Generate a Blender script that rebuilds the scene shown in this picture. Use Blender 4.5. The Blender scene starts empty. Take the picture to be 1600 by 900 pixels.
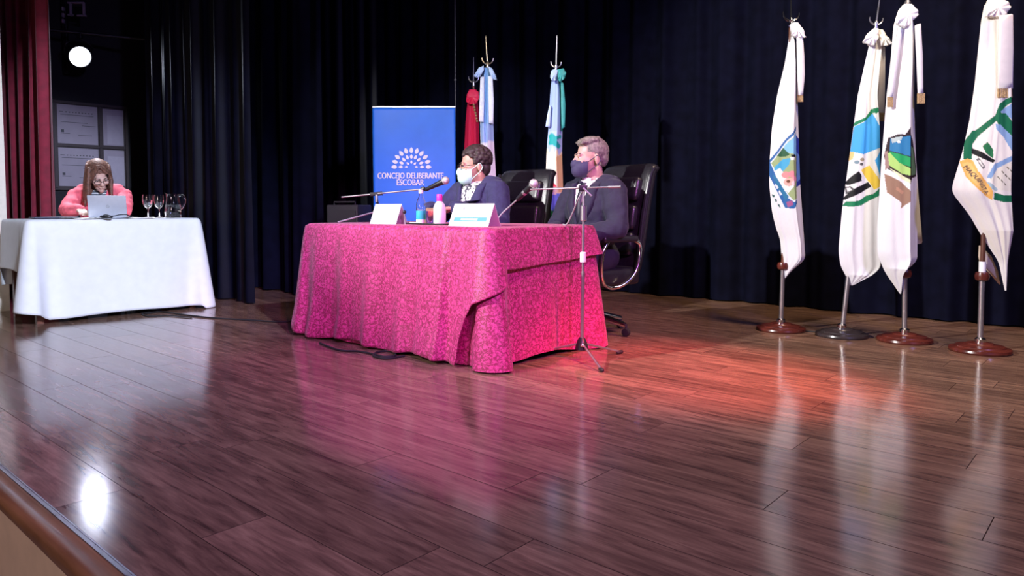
import bpy, bmesh, math, random
import numpy as np
from mathutils import Vector, Matrix, Euler
from mathutils.bvhtree import BVHTree

scene = bpy.context.scene
COL = scene.collection
R = math.radians
random.seed(7); RNG = np.random.default_rng(7)

# ------------------------------------------------------------------ camera
FPX, CX, CY, PITCH, CAM_H = 1130.0, 800.0, 384.0, R(3.0), 0.857
cam_d = bpy.data.cameras.new('camera')
cam_d.sensor_width = 36.0
cam_d.lens = 36.0*FPX/1600.0
cam_d.shift_y = -(450.0-CY)/1600.0
cam_d.clip_start = 0.05
cam = bpy.data.objects.new('camera', cam_d); COL.objects.link(cam)
cam.location = (0, 0, CAM_H)
cam.rotation_euler = (math.pi/2-PITCH, 0, 0)
scene.camera = cam

# ------------------------------------------------------------------ frames of reference
A = R(41.5); CA, SA = math.cos(A), math.sin(A)
def S(u, v, z=0.0):            # stage coordinates: u along the stage edge, v into the stage
    return Vector((u*CA+v*SA, -u*SA+v*CA, z))
def at(px, py, d):             # point at horizontal distance d seen at that place of the frame
    a = (px-CX)/FPX; b = (CY-py)/FPX
    dy = math.sin(PITCH)*b+math.cos(PITCH); dz = math.cos(PITCH)*b-math.sin(PITCH)
    t = d/dy
    return Vector((a*t, d, CAM_H+dz*t))
def fl(px, py, z=0.0):         # point on the floor
    a = (px-CX)/FPX; b = (CY-py)/FPX
    dy = math.sin(PITCH)*b+math.cos(PITCH); dz = math.cos(PITCH)*b-math.sin(PITCH)
    t = (z-CAM_H)/dz
    return Vector((a*t, dy*t, z))

# ------------------------------------------------------------------ world, exposure, stage lights and added fill lights
vs = scene.view_settings
vs.view_transform = 'Standard'; vs.look = 'None'; vs.exposure = 0.0; vs.gamma = 1.0
vs.use_curve_mapping = False
w = bpy.data.worlds.new('world'); scene.world = w; w.use_nodes = True
w.node_tree.nodes['Background'].inputs[0].default_value = (0.35, 0.32, 0.42, 1)
w.node_tree.nodes['Background'].inputs[1].default_value = 0.035

def spot(name, loc, target, power, color, angle, blend=0.4, radius=0.12):
    l = bpy.data.lights.new(name, 'SPOT')
    l.energy = power; l.color = color; l.spot_size = R(angle); l.spot_blend = blend
    l.shadow_soft_size = radius
    o = bpy.data.objects.new(name, l); COL.objects.link(o)
    o.location = loc
    o.rotation_euler = (Vector(target)-Vector(loc)).to_track_quat('-Z', 'Y').to_euler()
    return o
spot('front_key_spot', (-6.6, 0.6, 4.3), (2.0, 5.0, 1.25), 5200, (1.0, 0.97, 0.97), 33, 0.65, 0.10)
spot('front_magenta_spot', (1.8, -2.6, 4.2), (-0.15, 4.3, 0.6), 1750, (1.0, 0.22, 0.95), 26, 0.6, 0.15)
spot('front_cool_spot', (2.6, -1.6, 4.2), (-3.35, 5.8, 0.7), 5000, (0.68, 0.78, 1.0), 23, 0.5, 0.12)
spot('front_red_spot', (3.6, 0.8, 4.6), (1.0, 3.75, 0.0), 4600, (1.0, 0.09, 0.07), 18, 0.95, 0.15)
spot('front_blue_wash', (3.6, -1.8, 4.4), (0.4, 5.0, 0.6), 950, (0.42, 0.36, 1.0), 62, 0.8, 0.3)
spot('banner_fill_spot', (-2.2, -2.6, 4.3), (-0.75, 6.9, 1.45), 2500, (0.95, 0.97, 1.0), 17, 0.6, 0.12)  # added fill that brightens the banner, the men and the back flags
spot('overhead_violet_wash', (-2.2, 2.2, 5.3), (-1.7, 2.4, 0.0), 750, (0.52, 0.36, 1.0), 66, 1.0, 0.4)
spot('floor_fill_amber', (2.6, 3.4, 5.3), (2.0, 4.6, 0.0), 900, (1.0, 0.74, 0.52), 90, 1.0, 0.4)  # added fill that lifts the dark floor on the right
spot('added_rim_spot', (-4.75, 8.0, 5.0), (-3.65, 6.4, 1.1), 2600, (0.9, 0.9, 1.0), 15, 0.6, 0.1)  # added backlight for the bright rim on the woman's hair
hl_ = bpy.data.lights.new('fascia_fill_light', 'POINT'); hl_.energy = 130; hl_.color = (1.0, 0.80, 0.66); hl_.shadow_soft_size = 0.4  # added warm fill set low before the stage to brighten its fascia
ho_ = bpy.data.objects.new('fascia_fill_light', hl_); COL.objects.link(ho_); ho_.location = S(-2.4, -2.0, 1.5)

# ------------------------------------------------------------------ materials
MATS = {}
def mat(name, col, rough=0.6, metal=0.0, var=0.12, scale=30.0, bump=0.0, sheen=0.0, emit=None, es=0.0, trans=0.0, spec=0.5, coat=0.0):
    if name in MATS: return MATS[name]
    m = bpy.data.materials.new(name); m.use_nodes = True
    nt = m.node_tree; b = nt.nodes['Principled BSDF']
    tc = nt.nodes.new('ShaderNodeTexCoord')
    n = nt.nodes.new('ShaderNodeTexNoise'); n.inputs['Scale'].default_value = scale; n.inputs['Detail'].default_value = 4
    nt.links.new(tc.outputs['Object'], n.inputs['Vector'])
    r = nt.nodes.new('ShaderNodeValToRGB')
    r.color_ramp.elements[0].position = 0.3; r.color_ramp.elements[1].position = 0.7
    lo = [max(0, c*(1-var)) for c in col]; hi = [min(1, c*(1+var)) for c in col]
    r.color_ramp.elements[0].color = (*lo, 1); r.color_ramp.elements[1].color = (*hi, 1)
    nt.links.new(n.outputs['Fac'], r.inputs['Fac']); nt.links.new(r.outputs['Color'], b.inputs['Base Color'])
    b.inputs['Roughness'].default_value = rough; b.inputs['Metallic'].default_value = metal
    b.inputs['Specular IOR Level'].default_value = spec
    b.inputs['Sheen Weight'].default_value = sheen
    b.inputs['Coat Weight'].default_value = coat
    b.inputs['Transmission Weight'].default_value = trans
    if emit:
        b.inputs['Emission Color'].default_value = (*emit, 1); b.inputs['Emission Strength'].default_value = es
    if bump:
        bp = nt.nodes.new('ShaderNodeBump'); bp.inputs['Strength'].default_value = bump; bp.inputs['Distance'].default_value = 0.004
        nt.links.new(n.outputs['Fac'], bp.inputs['Height']); nt.links.new(bp.outputs['Normal'], b.inputs['Normal'])
    MATS[name] = m
    return m

def wood_mat(name, cols, rough, per_object=True, gscale=(1.2, 22, 8)):
    m = bpy.data.materials.new(name); m.use_nodes = True; MATS[name] = m
    nt = m.node_tree; b = nt.nodes['Principled BSDF']; L = nt.links.new
    tc = nt.nodes.new('ShaderNodeTexCoord'); mp = nt.nodes.new('ShaderNodeMapping'); mp.inputs['Scale'].default_value = gscale
    L(tc.outputs['Object'], mp.inputs['Vector'])
    n = nt.nodes.new('ShaderNodeTexNoise'); n.noise_dimensions = '4D'; n.inputs['Scale'].default_value = 1.6; n.inputs['Detail'].default_value = 7
    n.inputs['Roughness'].default_value = 0.62; n.inputs['Distortion'].default_value = 0.6
    L(mp.outputs['Vector'], n.inputs['Vector'])
    if per_object:
        oi = nt.nodes.new('ShaderNodeObjectInfo'); rnd = oi.outputs['Random']
    else:
        g = nt.nodes.new('ShaderNodeNewGeometry'); rnd = g.outputs['Random Per Island']
    mu = nt.nodes.new('ShaderNodeMath'); mu.operation = 'MULTIPLY'; mu.inputs[1].default_value = 60.0
    L(rnd, mu.inputs[0]); L(mu.outputs[0], n.inputs['W'])
    r = nt.nodes.new('ShaderNodeValToRGB'); e = r.color_ramp.elements
    e[0].position = 0.30; e[0].color = (*cols[0], 1); e[1].position = 0.72; e[1].color = (*cols[2], 1)
    k = e.new(0.5); k.color = (*cols[1], 1)
    L(n.outputs['Fac'], r.inputs['Fac'])
    hv = nt.nodes.new('ShaderNodeHueSaturation'); mr = nt.nodes.new('ShaderNodeMapRange')
    mr.inputs['To Min'].default_value = 0.80; mr.inputs['To Max'].default_value = 1.18
    L(rnd, mr.inputs['Value']); L(mr.outputs['Result'], hv.inputs['Value']); L(r.outputs['Color'], hv.inputs['Color'])
    L(hv.outputs['Color'], b.inputs['Base Color'])
    n2 = nt.nodes.new('ShaderNodeTexNoise'); n2.inputs['Scale'].default_value = 5.0; n2.inputs['Detail'].default_value = 3
    L(tc.outputs['Object'], n2.inputs['Vector'])
    m2 = nt.nodes.new('ShaderNodeMapRange'); m2.inputs['To Min'].default_value = rough*0.75; m2.inputs['To Max'].default_value = rough*1.3
    L(n2.outputs['Fac'], m2.inputs['Value']); L(m2.outputs['Result'], b.inputs['Roughness'])
    bp = nt.nodes.new('ShaderNodeBump'); bp.inputs['Strength'].default_value = 0.06; bp.inputs['Distance'].default_value = 0.002
    L(n.outputs['Fac'], bp.inputs['Height']); L(bp.outputs['Normal'], b.inputs['Normal'])
    return m

def jacquard_mat(name, dark, light, scale=58.0, rough=0.55):
    m = bpy.data.materials.new(name); m.use_nodes = True; MATS[name] = m
    nt = m.node_tree; b = nt.nodes['Principled BSDF']; L = nt.links.new
    tc = nt.nodes.new('ShaderNodeTexCoord')
    n = nt.nodes.new('ShaderNodeTexNoise'); n.inputs['Scale'].default_value = scale; n.inputs['Detail'].default_value = 2.5
    n.inputs['Distortion'].default_value = 2.2
    L(tc.outputs['Object'], n.inputs['Vector'])
    v = nt.nodes.new('ShaderNodeTexVoronoi'); v.feature = 'DISTANCE_TO_EDGE'; v.inputs['Scale'].default_value = scale*0.62
    L(tc.outputs['Object'], v.inputs['Vector'])
    mu = nt.nodes.new('ShaderNodeMath'); mu.operation = 'MULTIPLY_ADD'; mu.inputs[1].default_value = 0.5
    L(v.outputs['Distance'], mu.inputs[0]); L(n.outputs['Fac'], mu.inputs[2])
    r = nt.nodes.new('ShaderNodeValToRGB'); e = r.color_ramp.elements
    e[0].position = 0.50; e[0].color = (*dark, 1); e[1].position = 0.66; e[1].color = (*light, 1)
    L(mu.outputs[0], r.inputs['Fac']); L(r.outputs['Color'], b.inputs['Base Color'])
    b.inputs['Roughness'].default_value = rough; b.inputs['Sheen Weight'].default_value = 0.15
    bp = nt.nodes.new('ShaderNodeBump'); bp.inputs['Strength'].default_value = 0.25; bp.inputs['Distance'].default_value = 0.002
    L(r.outputs['Color'], bp.inputs['Height']); L(bp.outputs['Normal'], b.inputs['Normal'])
    return m

def print_mat(name, rough=0.6):
    if name in MATS: return MATS[name]
    m = bpy.data.materials.new(name); m.use_nodes = True; MATS[name] = m
    nt = m.node_tree; b = nt.nodes['Principled BSDF']
    a = nt.nodes.new('ShaderNodeVertexColor'); a.layer_name = 'dye'
    n = nt.nodes.new('ShaderNodeTexNoise'); n.inputs['Scale'].default_value = 60
    mx = nt.nodes.new('ShaderNodeMixRGB'); mx.blend_type = 'MULTIPLY'; mx.inputs['Fac'].default_value = 0.12
    nt.links.new(a.outputs['Color'], mx.inputs['Color1']); nt.links.new(n.outputs['Fac'], mx.inputs['Color2'])
    nt.links.new(mx.outputs['Color'], b.inputs['Base Color'])
    b.inputs['Roughness'].default_value = rough; b.inputs['Specular IOR Level'].default_value = 0.2
    return m

def glass_mat(name, col=(1, 1, 1), rough=0.02):
    if name in MATS: return MATS[name]
    m = mat(name, col, rough, var=0.0, trans=1.0)
    m.node_tree.nodes['Principled BSDF'].inputs['IOR'].default_value = 1.45
    return m

PLK = [(0.068, 0.036, 0.027), (0.190, 0.107, 0.073), (0.330, 0.200, 0.132)]
M_PLANK = wood_mat('floor_plank_wood', PLK, 0.14, gscale=(2.4, 22, 8))
M_PLANK_J = wood_mat('floor_plank_wood_joined', PLK, 0.14, gscale=(2.4, 22, 8), per_object=False)
M_NOSE = wood_mat('nosing_wood', [(0.07, 0.03, 0.012), (0.14, 0.06, 0.022), (0.22, 0.10, 0.04)], 0.35)
M_LEGWOOD = wood_mat('leg_wood', [(0.06, 0.02, 0.012), (0.12, 0.04, 0.022), (0.17, 0.06, 0.03)], 0.4, gscale=(20, 20, 1.5))
M_REDWOOD = wood_mat('red_varnished_wood', [(0.045, 0.009, 0.007), (0.095, 0.019, 0.013), (0.15, 0.032, 0.02)], 0.25, gscale=(4, 18, 4))
M_DARKWOOD = wood_mat('dark_varnished_wood', [(0.018, 0.014, 0.016), (0.03, 0.023, 0.024), (0.05, 0.035, 0.034)], 0.28, gscale=(4, 18, 4))
M_RED = jacquard_mat('red_jacquard', (0.24, 0.005, 0.058), (0.60, 0.040, 0.22))
M_DRAPE = mat('black_drape', (0.0024, 0.0028, 0.0105), 0.9, var=0.3, scale=8, spec=0.08)
M_SATIN = mat('black_satin', (0.0020, 0.0023, 0.0085), 0.5, var=0.3, scale=8, spec=0.14)
M_VELVET = mat('red_velvet', (0.22, 0.008, 0.028), 0.75, var=0.2, scale=14, sheen=0.25)
M_BLACKWALL = mat('black_paint', (0.008, 0.008, 0.012), 0.8)
M_WHITEWALL = mat('cream_wall_paint', (0.72, 0.66, 0.55), 0.7, var=0.05, bump=0.1)
M_FASCIA = mat('fascia_paint', (0.62, 0.44, 0.37), 0.7, var=0.06, scale=12, bump=0.1)
M_STRIP = mat('aluminium_strip', (0.42, 0.43, 0.46), 0.35, 0.9, var=0.15)
M_CHROME = mat('chrome', (0.72, 0.72, 0.75), 0.16, 1.0, var=0.05)
M_STEEL = mat('brushed_steel', (0.55, 0.55, 0.57), 0.3, 0.9, var=0.08)
M_BRASS = mat('pale_brass', (0.62, 0.52, 0.34), 0.28, 0.9)
M_BLACKPL = mat('black_plastic', (0.012, 0.012, 0.014), 0.4)
M_BLACKMETAL = mat('black_metal', (0.02, 0.02, 0.022), 0.4, 0.4)
M_RUBBER = mat('rubber', (0.012, 0.012, 0.013), 0.7)
M_LEATHER = mat('black_leather', (0.014, 0.014, 0.017), 0.33, var=0.3, scale=90, bump=0.25)
M_WCLOTH = mat('white_tablecloth', (0.80, 0.80, 0.80), 0.75, var=0.03, scale=14, bump=0.08)
M_WHITE = mat('white_paper', (0.82, 0.82, 0.80), 0.6, var=0.03)
M_WPLASTIC = mat('white_plastic', (0.85, 0.85, 0.86), 0.35, var=0.02)
M_TEAL = mat('teal_print', (0.08, 0.34, 0.38), 0.6)
M_GREYPRINT = mat('grey_print', (0.30, 0.31, 0.32), 0.6)
M_DARKPRINT = mat('dark_print', (0.05, 0.05, 0.06), 0.6)
M_GLASS = glass_mat('clear_glass')
M_PINKGLASS = glass_mat('pink_glass', (1.0, 0.55, 0.68), 0.08)
M_FRINGE = mat('gold_fringe', (0.42, 0.28, 0.13), 0.6, var=0.35, scale=120, bump=0.5)
M_FLAGW = mat('white_satin_flag', (0.82, 0.82, 0.82), 0.55, var=0.03)
M_PRINT = print_mat('dyed_flag_cloth')

# ------------------------------------------------------------------ mesh tools
class MB:
    def __init__(s): s.v = []; s.f = []
    def add(s, vs, fs):
        o = len(s.v); s.v += [tuple(p) for p in vs]; s.f += [tuple(i+o for i in f) for f in fs]; return s
    def box(s, c, size, rot=None, taper=1.0):
        x, y, z = [k/2 for k in size]
        P = [(-x, -y, -z), (x, -y, -z), (x, y, -z), (-x, y, -z), (-x*taper, -y*taper, z), (x*taper, -y*taper, z), (x*taper, y*taper, z), (-x*taper, y*taper, z)]
        M = rot.to_matrix() if isinstance(rot, Euler) else (rot if rot is not None else Matrix.Identity(3))
        P = [M @ Vector(p)+Vector(c) for p in P]
        return s.add(P, [(0, 3, 2, 1), (4, 5, 6, 7), (0, 1, 5, 4), (1, 2, 6, 5), (2, 3, 7, 6), (3, 0, 4, 7)])
    def rbox(s, c, size, r=0.01, rot=None):      # box with chamfered edges
        bm = bmesh.new(); bmesh.ops.create_cube(bm, size=1.0)
        for v in bm.verts: v.co = Vector((v.co.x*size[0], v.co.y*size[1], v.co.z*size[2]))
        bmesh.ops.bevel(bm, geom=list(bm.edges), offset=r, segments=3, affect='EDGES', profile=0.6)
        M = rot.to_matrix() if isinstance(rot, Euler) else (rot if rot is not None else Matrix.Identity(3))
        bm.verts.index_update()
        P = [M @ v.co+Vector(c) for v in bm.verts]; F = [[v.index for v in f.verts] for f in bm.faces]
        bm.free(); return s.add(P, F)
    def tube(s, pts, r, seg=10, closed=False, caps=True):
        pts = [Vector(p) for p in pts]; n = len(pts)
        rad = r if isinstance(r, (list, tuple)) else [r]*n
        P = []; F = []
        t0 = (pts[1]-pts[0]).normalized(); nrm = t0.orthogonal().normalized()
        for i in range(n):
            if closed: t = (pts[(i+1) % n]-pts[i-1]).normalized()
            else: t = (pts[min(i+1, n-1)]-pts[max(i-1, 0)]).normalized()
            nrm = (nrm-t*nrm.dot(t)).normalized(); b = t.cross(nrm)
            for k in range(seg):
                a = 2*math.pi*k/seg
                P.append(pts[i]+(nrm*math.cos(a)+b*math.sin(a))*rad[i])
        m = n if closed else n-1
        for i in range(m):
            j = (i+1) % n
            for k in range(seg):
                l = (k+1) % seg; F.append((i*seg+k, i*seg+l, j*seg+l, j*seg+k))
        if caps and not closed:
            F.append(tuple(range(seg-1, -1, -1))); F.append(tuple((n-1)*seg+k for k in range(seg)))
        return s.add(P, F)
    def lathe(s, prof, c=(0, 0, 0), seg=28, M=None):
        P = []; F = []; n = len(prof); c = Vector(c); M = M or Matrix.Identity(3)
        for (r, z) in prof:
            for k in range(seg):
                a = 2*math.pi*k/seg; P.append(M @ Vector((r*math.cos(a), r*math.sin(a), z))+c)
        for i in range(n-1):
            for k in range(seg):
                l = (k+1) % seg; F.append((i*seg+k, i*seg+l, (i+1)*seg+l, (i+1)*seg+k))
        F.append(tuple(range(seg-1, -1, -1))); F.append(tuple((n-1)*seg+k for k in range(seg)))
        return s.add(P, F)
    def ball(s, c, r, seg=14, rings=9, M=None):
        r = r if isinstance(r, (list, tuple, Vector)) else (r, r, r); M = M or Matrix.Identity(3); c = Vector(c)
        P = [M @ Vector((0, 0, -r[2]))+c]; F = []
        for i in range(1, rings):
            b = -math.pi/2+math.pi*i/rings
            for k in range(seg):
                a = 2*math.pi*k/seg
                P.append(M @ Vector((r[0]*math.cos(b)*math.cos(a), r[1]*math.cos(b)*math.sin(a), r[2]*math.sin(b)))+c)
        P.append(M @ Vector((0, 0, r[2]))+c); top = len(P)-1
        for k in range(seg): F.append((0, 1+(k+1) % seg, 1+k))
        for i in range(rings-2):
            for k in range(seg):
                l = (k+1) % seg; F.append((1+i*seg+k, 1+i*seg+l, 1+(i+1)*seg+l, 1+(i+1)*seg+k))
        for k in range(seg): F.append((1+(rings-2)*seg+k, 1+(rings-2)*seg+(k+1) % seg, top))
        return s.add(P, F)
    def capsule(s, p0, r0, p1, r1, seg=14):
        p0 = Vector(p0); p1 = Vector(p1); d = p1-p0; L = d.length
        if L < 1e-6: return s.ball(p0, max(r0, r1))
        M = d.to_track_quat('Z', 'Y').to_matrix(); prof = []
        for k in range(5):
            a = -math.pi/2+math.pi/2*k/4; prof.append((max(r0*math.cos(a), 1e-4), r0*math.sin(a)))
        for k in range(5):
            a = math.pi/2*k/4; prof.append((max(r1*math.cos(a), 1e-4), L+r1*math.sin(a)))
        return s.lathe(prof, p0, seg, M)
    def grid(s, fn, nu, nv):
        P = [fn(i/(nu-1), j/(nv-1)) for j in range(nv) for i in range(nu)]
        F = [(j*nu+i, j*nu+i+1, (j+1)*nu+i+1, (j+1)*nu+i) for j in range(nv-1) for i in range(nu-1)]
        return s.add(P, F)
    def puff(s, poly, th, off=Vector((0, 0, 0)), axis=Vector((0, 1, 0)), inset=0.72, mid=0.93):
        # soft cushion-like solid over an outline (list of 3D points), thickness 2*th along axis
        poly = [Vector(p) for p in poly]; n = len(poly); c = sum(poly, Vector())/n
        P = []; F = []
        for k, (sc, h) in enumerate(((inset, -th), (mid, -th*0.7), (1.0, 0), (mid, th*0.7), (inset, th))):
            P += [c+(p-c)*sc+axis*h+off for p in poly]
        for k in range(4):
            for i in range(n):
                j = (i+1) % n; F.append((k*n+i, k*n+j, (k+1)*n+j, (k+1)*n+i))
        P.append(c-axis*th*1.05+off); P.append(c+axis*th*1.05+off)
        for i in range(n):
            j = (i+1) % n; F.append((5*n, j, i)); F.append((5*n+1, 4*n+i, 4*n+j))
        return s.add(P, F)
    def prism(s, poly, vec):
        poly = [Vector(p) for p in poly]; n = len(poly); vec = Vector(vec)
        F = [tuple(range(n-1, -1, -1)), tuple(range(n, 2*n))]+[(i, (i+1) % n, n+(i+1) % n, n+i) for i in range(n)]
        return s.add(poly+[p+vec for p in poly], F)
    def mesh(s, name, smooth=True, ang=40):
        me = bpy.data.meshes.new(name); me.from_pydata(s.v, [], s.f); me.update()
        bm = bmesh.new(); bm.from_mesh(me); bmesh.ops.recalc_face_normals(bm, faces=bm.faces); bm.to_mesh(me); bm.free()
        if smooth:
            me.polygons.foreach_set('use_smooth', [True]*len(me.polygons))
            me.set_sharp_from_angle(angle=R(ang))
        return me
    def build(s, name, m, parent=None, smooth=True, ang=40):
        return mobj(name, s.mesh(name, smooth, ang), m, parent)

def mobj(name, me, m, parent=None):
    if m and not me.materials: me.materials.append(m)
    o = bpy.data.objects.new(name, me); COL.objects.link(o)
    if parent: o.parent = parent
    return o
def tag(o, label, cat, group=None):
    o['label'] = label; o['category'] = cat
    if group: o['group'] = group
    return o
def thing(name, loc, label, cat, rz=0.0, group=None):
    o = bpy.data.objects.new(name, None); COL.objects.link(o); o.empty_display_size = 0.1
    o.location = loc; o.rotation_euler = (0, 0, rz)
    return tag(o, label, cat, group)
def struct(o, label=None):
    o['kind'] = 'structure'
    if label: o['label'] = label
    return o
def copy_tree(o, parent=None):
    c = o.copy(); COL.objects.link(c); c.parent = parent
    for ch in [k for k in COL.objects if k.parent == o]: copy_tree(ch, c)
    return c
def spline(pts, n=8):
    pts = [Vector(p) for p in pts]; out = []
    for i in range(len(pts)-1):
        p0 = pts[max(i-1, 0)]; p1 = pts[i]; p2 = pts[i+1]; p3 = pts[min(i+2, len(pts)-1)]
        for k in range(n):
            t = k/n
            out.append(0.5*((2*p1)+(p2-p0)*t+(2*p0-5*p1+4*p2-p3)*t*t+(3*p1-p0-3*p2+p3)*t**3))
    out.append(pts[-1]); return out
def text_geo(body, size, align='CENTER'):
    cu = bpy.data.curves.new('lettering_curve', 'FONT'); cu.body = body; cu.size = size; cu.align_x = align; cu.resolution_u = 3
    o = bpy.data.objects.new('lettering_tmp', cu); COL.objects.link(o)
    dg = bpy.context.evaluated_depsgraph_get(); me = bpy.data.meshes.new_from_object(o.evaluated_get(dg))
    V = [tuple(v.co) for v in me.vertices]; F = [tuple(p.vertices) for p in me.polygons]
    bpy.data.objects.remove(o); bpy.data.curves.remove(cu); bpy.data.meshes.remove(me)
    return V, F

# ================================================================== SETTING
Z_ROT = -A
def stage_box(name, u0, u1, v0, v1, z0, z1, m):
    mb = MB().box((0, 0, 0), (u1-u0, v1-v0, z1-z0), Euler((0, 0, Z_ROT)))
    o = mb.build(name, m, None, False); o.location = S((u0+u1)/2, (v0+v1)/2, (z0+z1)/2); return o
V_EDGE = 0.648
floor = struct(stage_box('floor', -10.0, 3.2, V_EDGE, 7.0, -0.14, -0.0125, M_BLACKWALL), 'dark laminate plank stage floor')
wall_front = struct(stage_box('wall_front', -10.0, 3.2, 0.606, 0.646, -1.0, -0.03, M_FASCIA), 'plaster front of the stage')
struct(stage_box('floor_hall', -10.0, 3.2, -5.0, 0.60, -1.06, -1.0, mat('hall_floor', (0.12, 0.10, 0.10), 0.6)), 'hall floor below the stage')
# nosing and metal strip along the stage edge
prof = [(0.572, -0.045), (0.568, -0.03), (0.570, -0.012), (0.578, -0.001), (0.590, 0.003), (0.604, 0.0), (0.612, -0.002), (0.622, 0.002), (0.630, 0.003), (0.630, -0.03), (0.606, -0.045)]
nose = MB().prism([Vector((0, p[0], p[1])) for p in prof], (13.2, 0, 0)).build('trim_1', M_NOSE, None, True, 50)
nose.rotation_euler = (0, 0, Z_ROT); nose.location = S(-10.0, 0, 0); struct(nose, 'moulded wooden nosing along the stage edge')
st = MB().box((6.6, 0.639, -0.0005), (13.2, 0.016, 0.011)).box((6.6, 0.644, 0.0045), (13.2, 0.004, 0.004)).build('trim_2', M_STRIP, None, False)
st.rotation_euler = (0, 0, Z_ROT); st.location = S(-10.0, 0, 0); struct(st, 'metal strip along the stage edge')

# planks
PW, PL, GAP = 0.19, 1.28, 0.0009
bm = bmesh.new(); bmesh.ops.create_cube(bm, size=1.0)
for v in bm.verts: v.co = Vector((v.co.x*(PL-GAP), v.co.y*(PW-GAP), v.co.z*0.012-0.006))
bmesh.ops.bevel(bm, geom=[e for e in bm.edges if all(v.co.z > -0.001 for v in e.verts)], offset=0.0009, segments=1, affect='EDGES')
plank_me = bpy.data.meshes.new('plank'); bm.to_mesh(plank_me); bm.free(); plank_me.materials.append(M_PLANK); plank_me.materials.append(mat('plank_edge', (0.05, 0.026, 0.02), 0.7, spec=0.1))
for p_ in plank_me.polygons:
    if p_.normal.z < 0.95: p_.material_index = 1
spots = []
v = V_EDGE+0.002+PW/2
row = 0
while v < 6.95:
    off = (row*0.47+0.31*(row % 3)) % PL
    u = -10.0+PL/2-off
    while u < 3.3:
        c = S(u, v); 
        if u-PL/2 > -10.0-PL*0.9: spots.append((u, v, c))
        u += PL
    v += PW; row += 1
def plank_score(sp):
    c = sp[2]
    if c.y < 0.8: return 1e3
    out = max(0, abs(c.x)/c.y-0.80)
    return c.length+out*60
spots.sort(key=plank_score)
for (u, v, c) in spots[:295]:
    o = bpy.data.objects.new('plank', plank_me); COL.objects.link(o); o.parent = floor
    o.location = Vector((c.x, c.y, 0.0))-floor.location; o.rotation_euler = (0, 0, Z_ROT+(math.pi if random.random() < .5 else 0))
rest = MB()
PV = [p.co.copy() for p in plank_me.vertices]; PF = [tuple(p.vertices) for p in plank_me.polygons]
Rz = Matrix.Rotation(Z_ROT, 3, 'Z')
for (u, v, c) in spots[295:]:
    rest.add([Rz @ p+Vector((c.x, c.y, 0))-floor.location for p in PV], PF)
if rest.v:
    ro = rest.build('planks_beyond', M_PLANK_J, floor, False); ro['kind'] = 'stuff'

# walls of the stage house
struct(stage_box('wall_back', -10.0, 3.2, 6.75, 6.95, 0, 5.6, M_BLACKWALL), 'black back wall of the stage')
struct(stage_box('wall_left', -10.0, -9.5, 1.2, 6.74, 0, 5.6, M_BLACKWALL), 'dark side wall of the left wing')
struct(stage_box('wall_proscenium', -9.48, -7.12, 1.1, 1.72, 0, 5.6, M_WHITEWALL), 'cream proscenium wall at the far left')
struct(stage_box('ceiling', -10.0, 3.2, 1.2, 6.95, 5.62, 5.75, M_BLACKWALL), 'dark ceiling above the stage')

# ------------------------------------------------------------------ curtains
def curtain(name, u0, u1, v, z0, z1, m, wl, amp, label, seed, bulge=0.0, dens=90, gather=0.0):
    rg = random.Random(seed); L = u1-u0; n = int(L*dens); nz = 26
    ph = [rg.uniform(0, 6.28) for _ in range(6)]; fr = [1.0, 0.53, 1.71, 0.29, 2.6, 0.13]; am = [1.0, 0.55, 0.35, 0.4, 0.16, 0.5]
    root = S((u0+u1)/2, v, 0)
    def fn(a, b):
        u = -L/2+L*a; z = z0+(z1-z0)*b
        y = 0
        for i in range(6):
            y += am[i]*math.sin(2*math.pi*fr[i]*u/wl+ph[i]+0.25*math.sin(z*0.9+ph[i]))
        s = 0.55+0.45*(1-b)
        y = amp*y*s*0.7+bulge*(1-b)**3*math.sin(math.pi*a)
        u += gather*(1-b)*(0.5-a)*0.2
        return Vector((u, y, z))
    mb = MB().grid(fn, n, nz)
    o = mb.build(name, m, None, True, 80); o.location = root; o.rotation_euler = (0, 0, Z_ROT)
    return tag(o, label, 'curtain')
curtain('stage_curtain', -9.3, 3.1, 6.25, 0.012, 4.9, M_DRAPE, 0.30, 0.055, 'wide black backdrop curtain hanging behind the flags and the leather chairs', 3)
curtain('stage_curtain', -8.9, -6.45, 5.05, 0.012, 4.9, M_SATIN, 0.22, 0.05, 'black satin side curtain with bright vertical streaks, left of the blue banner', 5)
curtain('stage_curtain', -8.9, -5.85, 3.95, 0.012, 4.9, M_DRAPE, 0.33, 0.055, 'black side curtain hanging between the white table and the red table', 8)
curtain('stage_curtain', -8.15, -5.95, 3.28, 0.012, 4.9, M_SATIN, 0.24, 0.055, 'black satin side curtain right behind the jug and wine glasses', 11)
curtain('stage_curtain', -9.3, -7.24, 2.12, 0.012, 4.9, M_VELVET, 0.25, 0.065, 'dark red velvet curtain at the far left beside the cream wall', 13)
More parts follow.
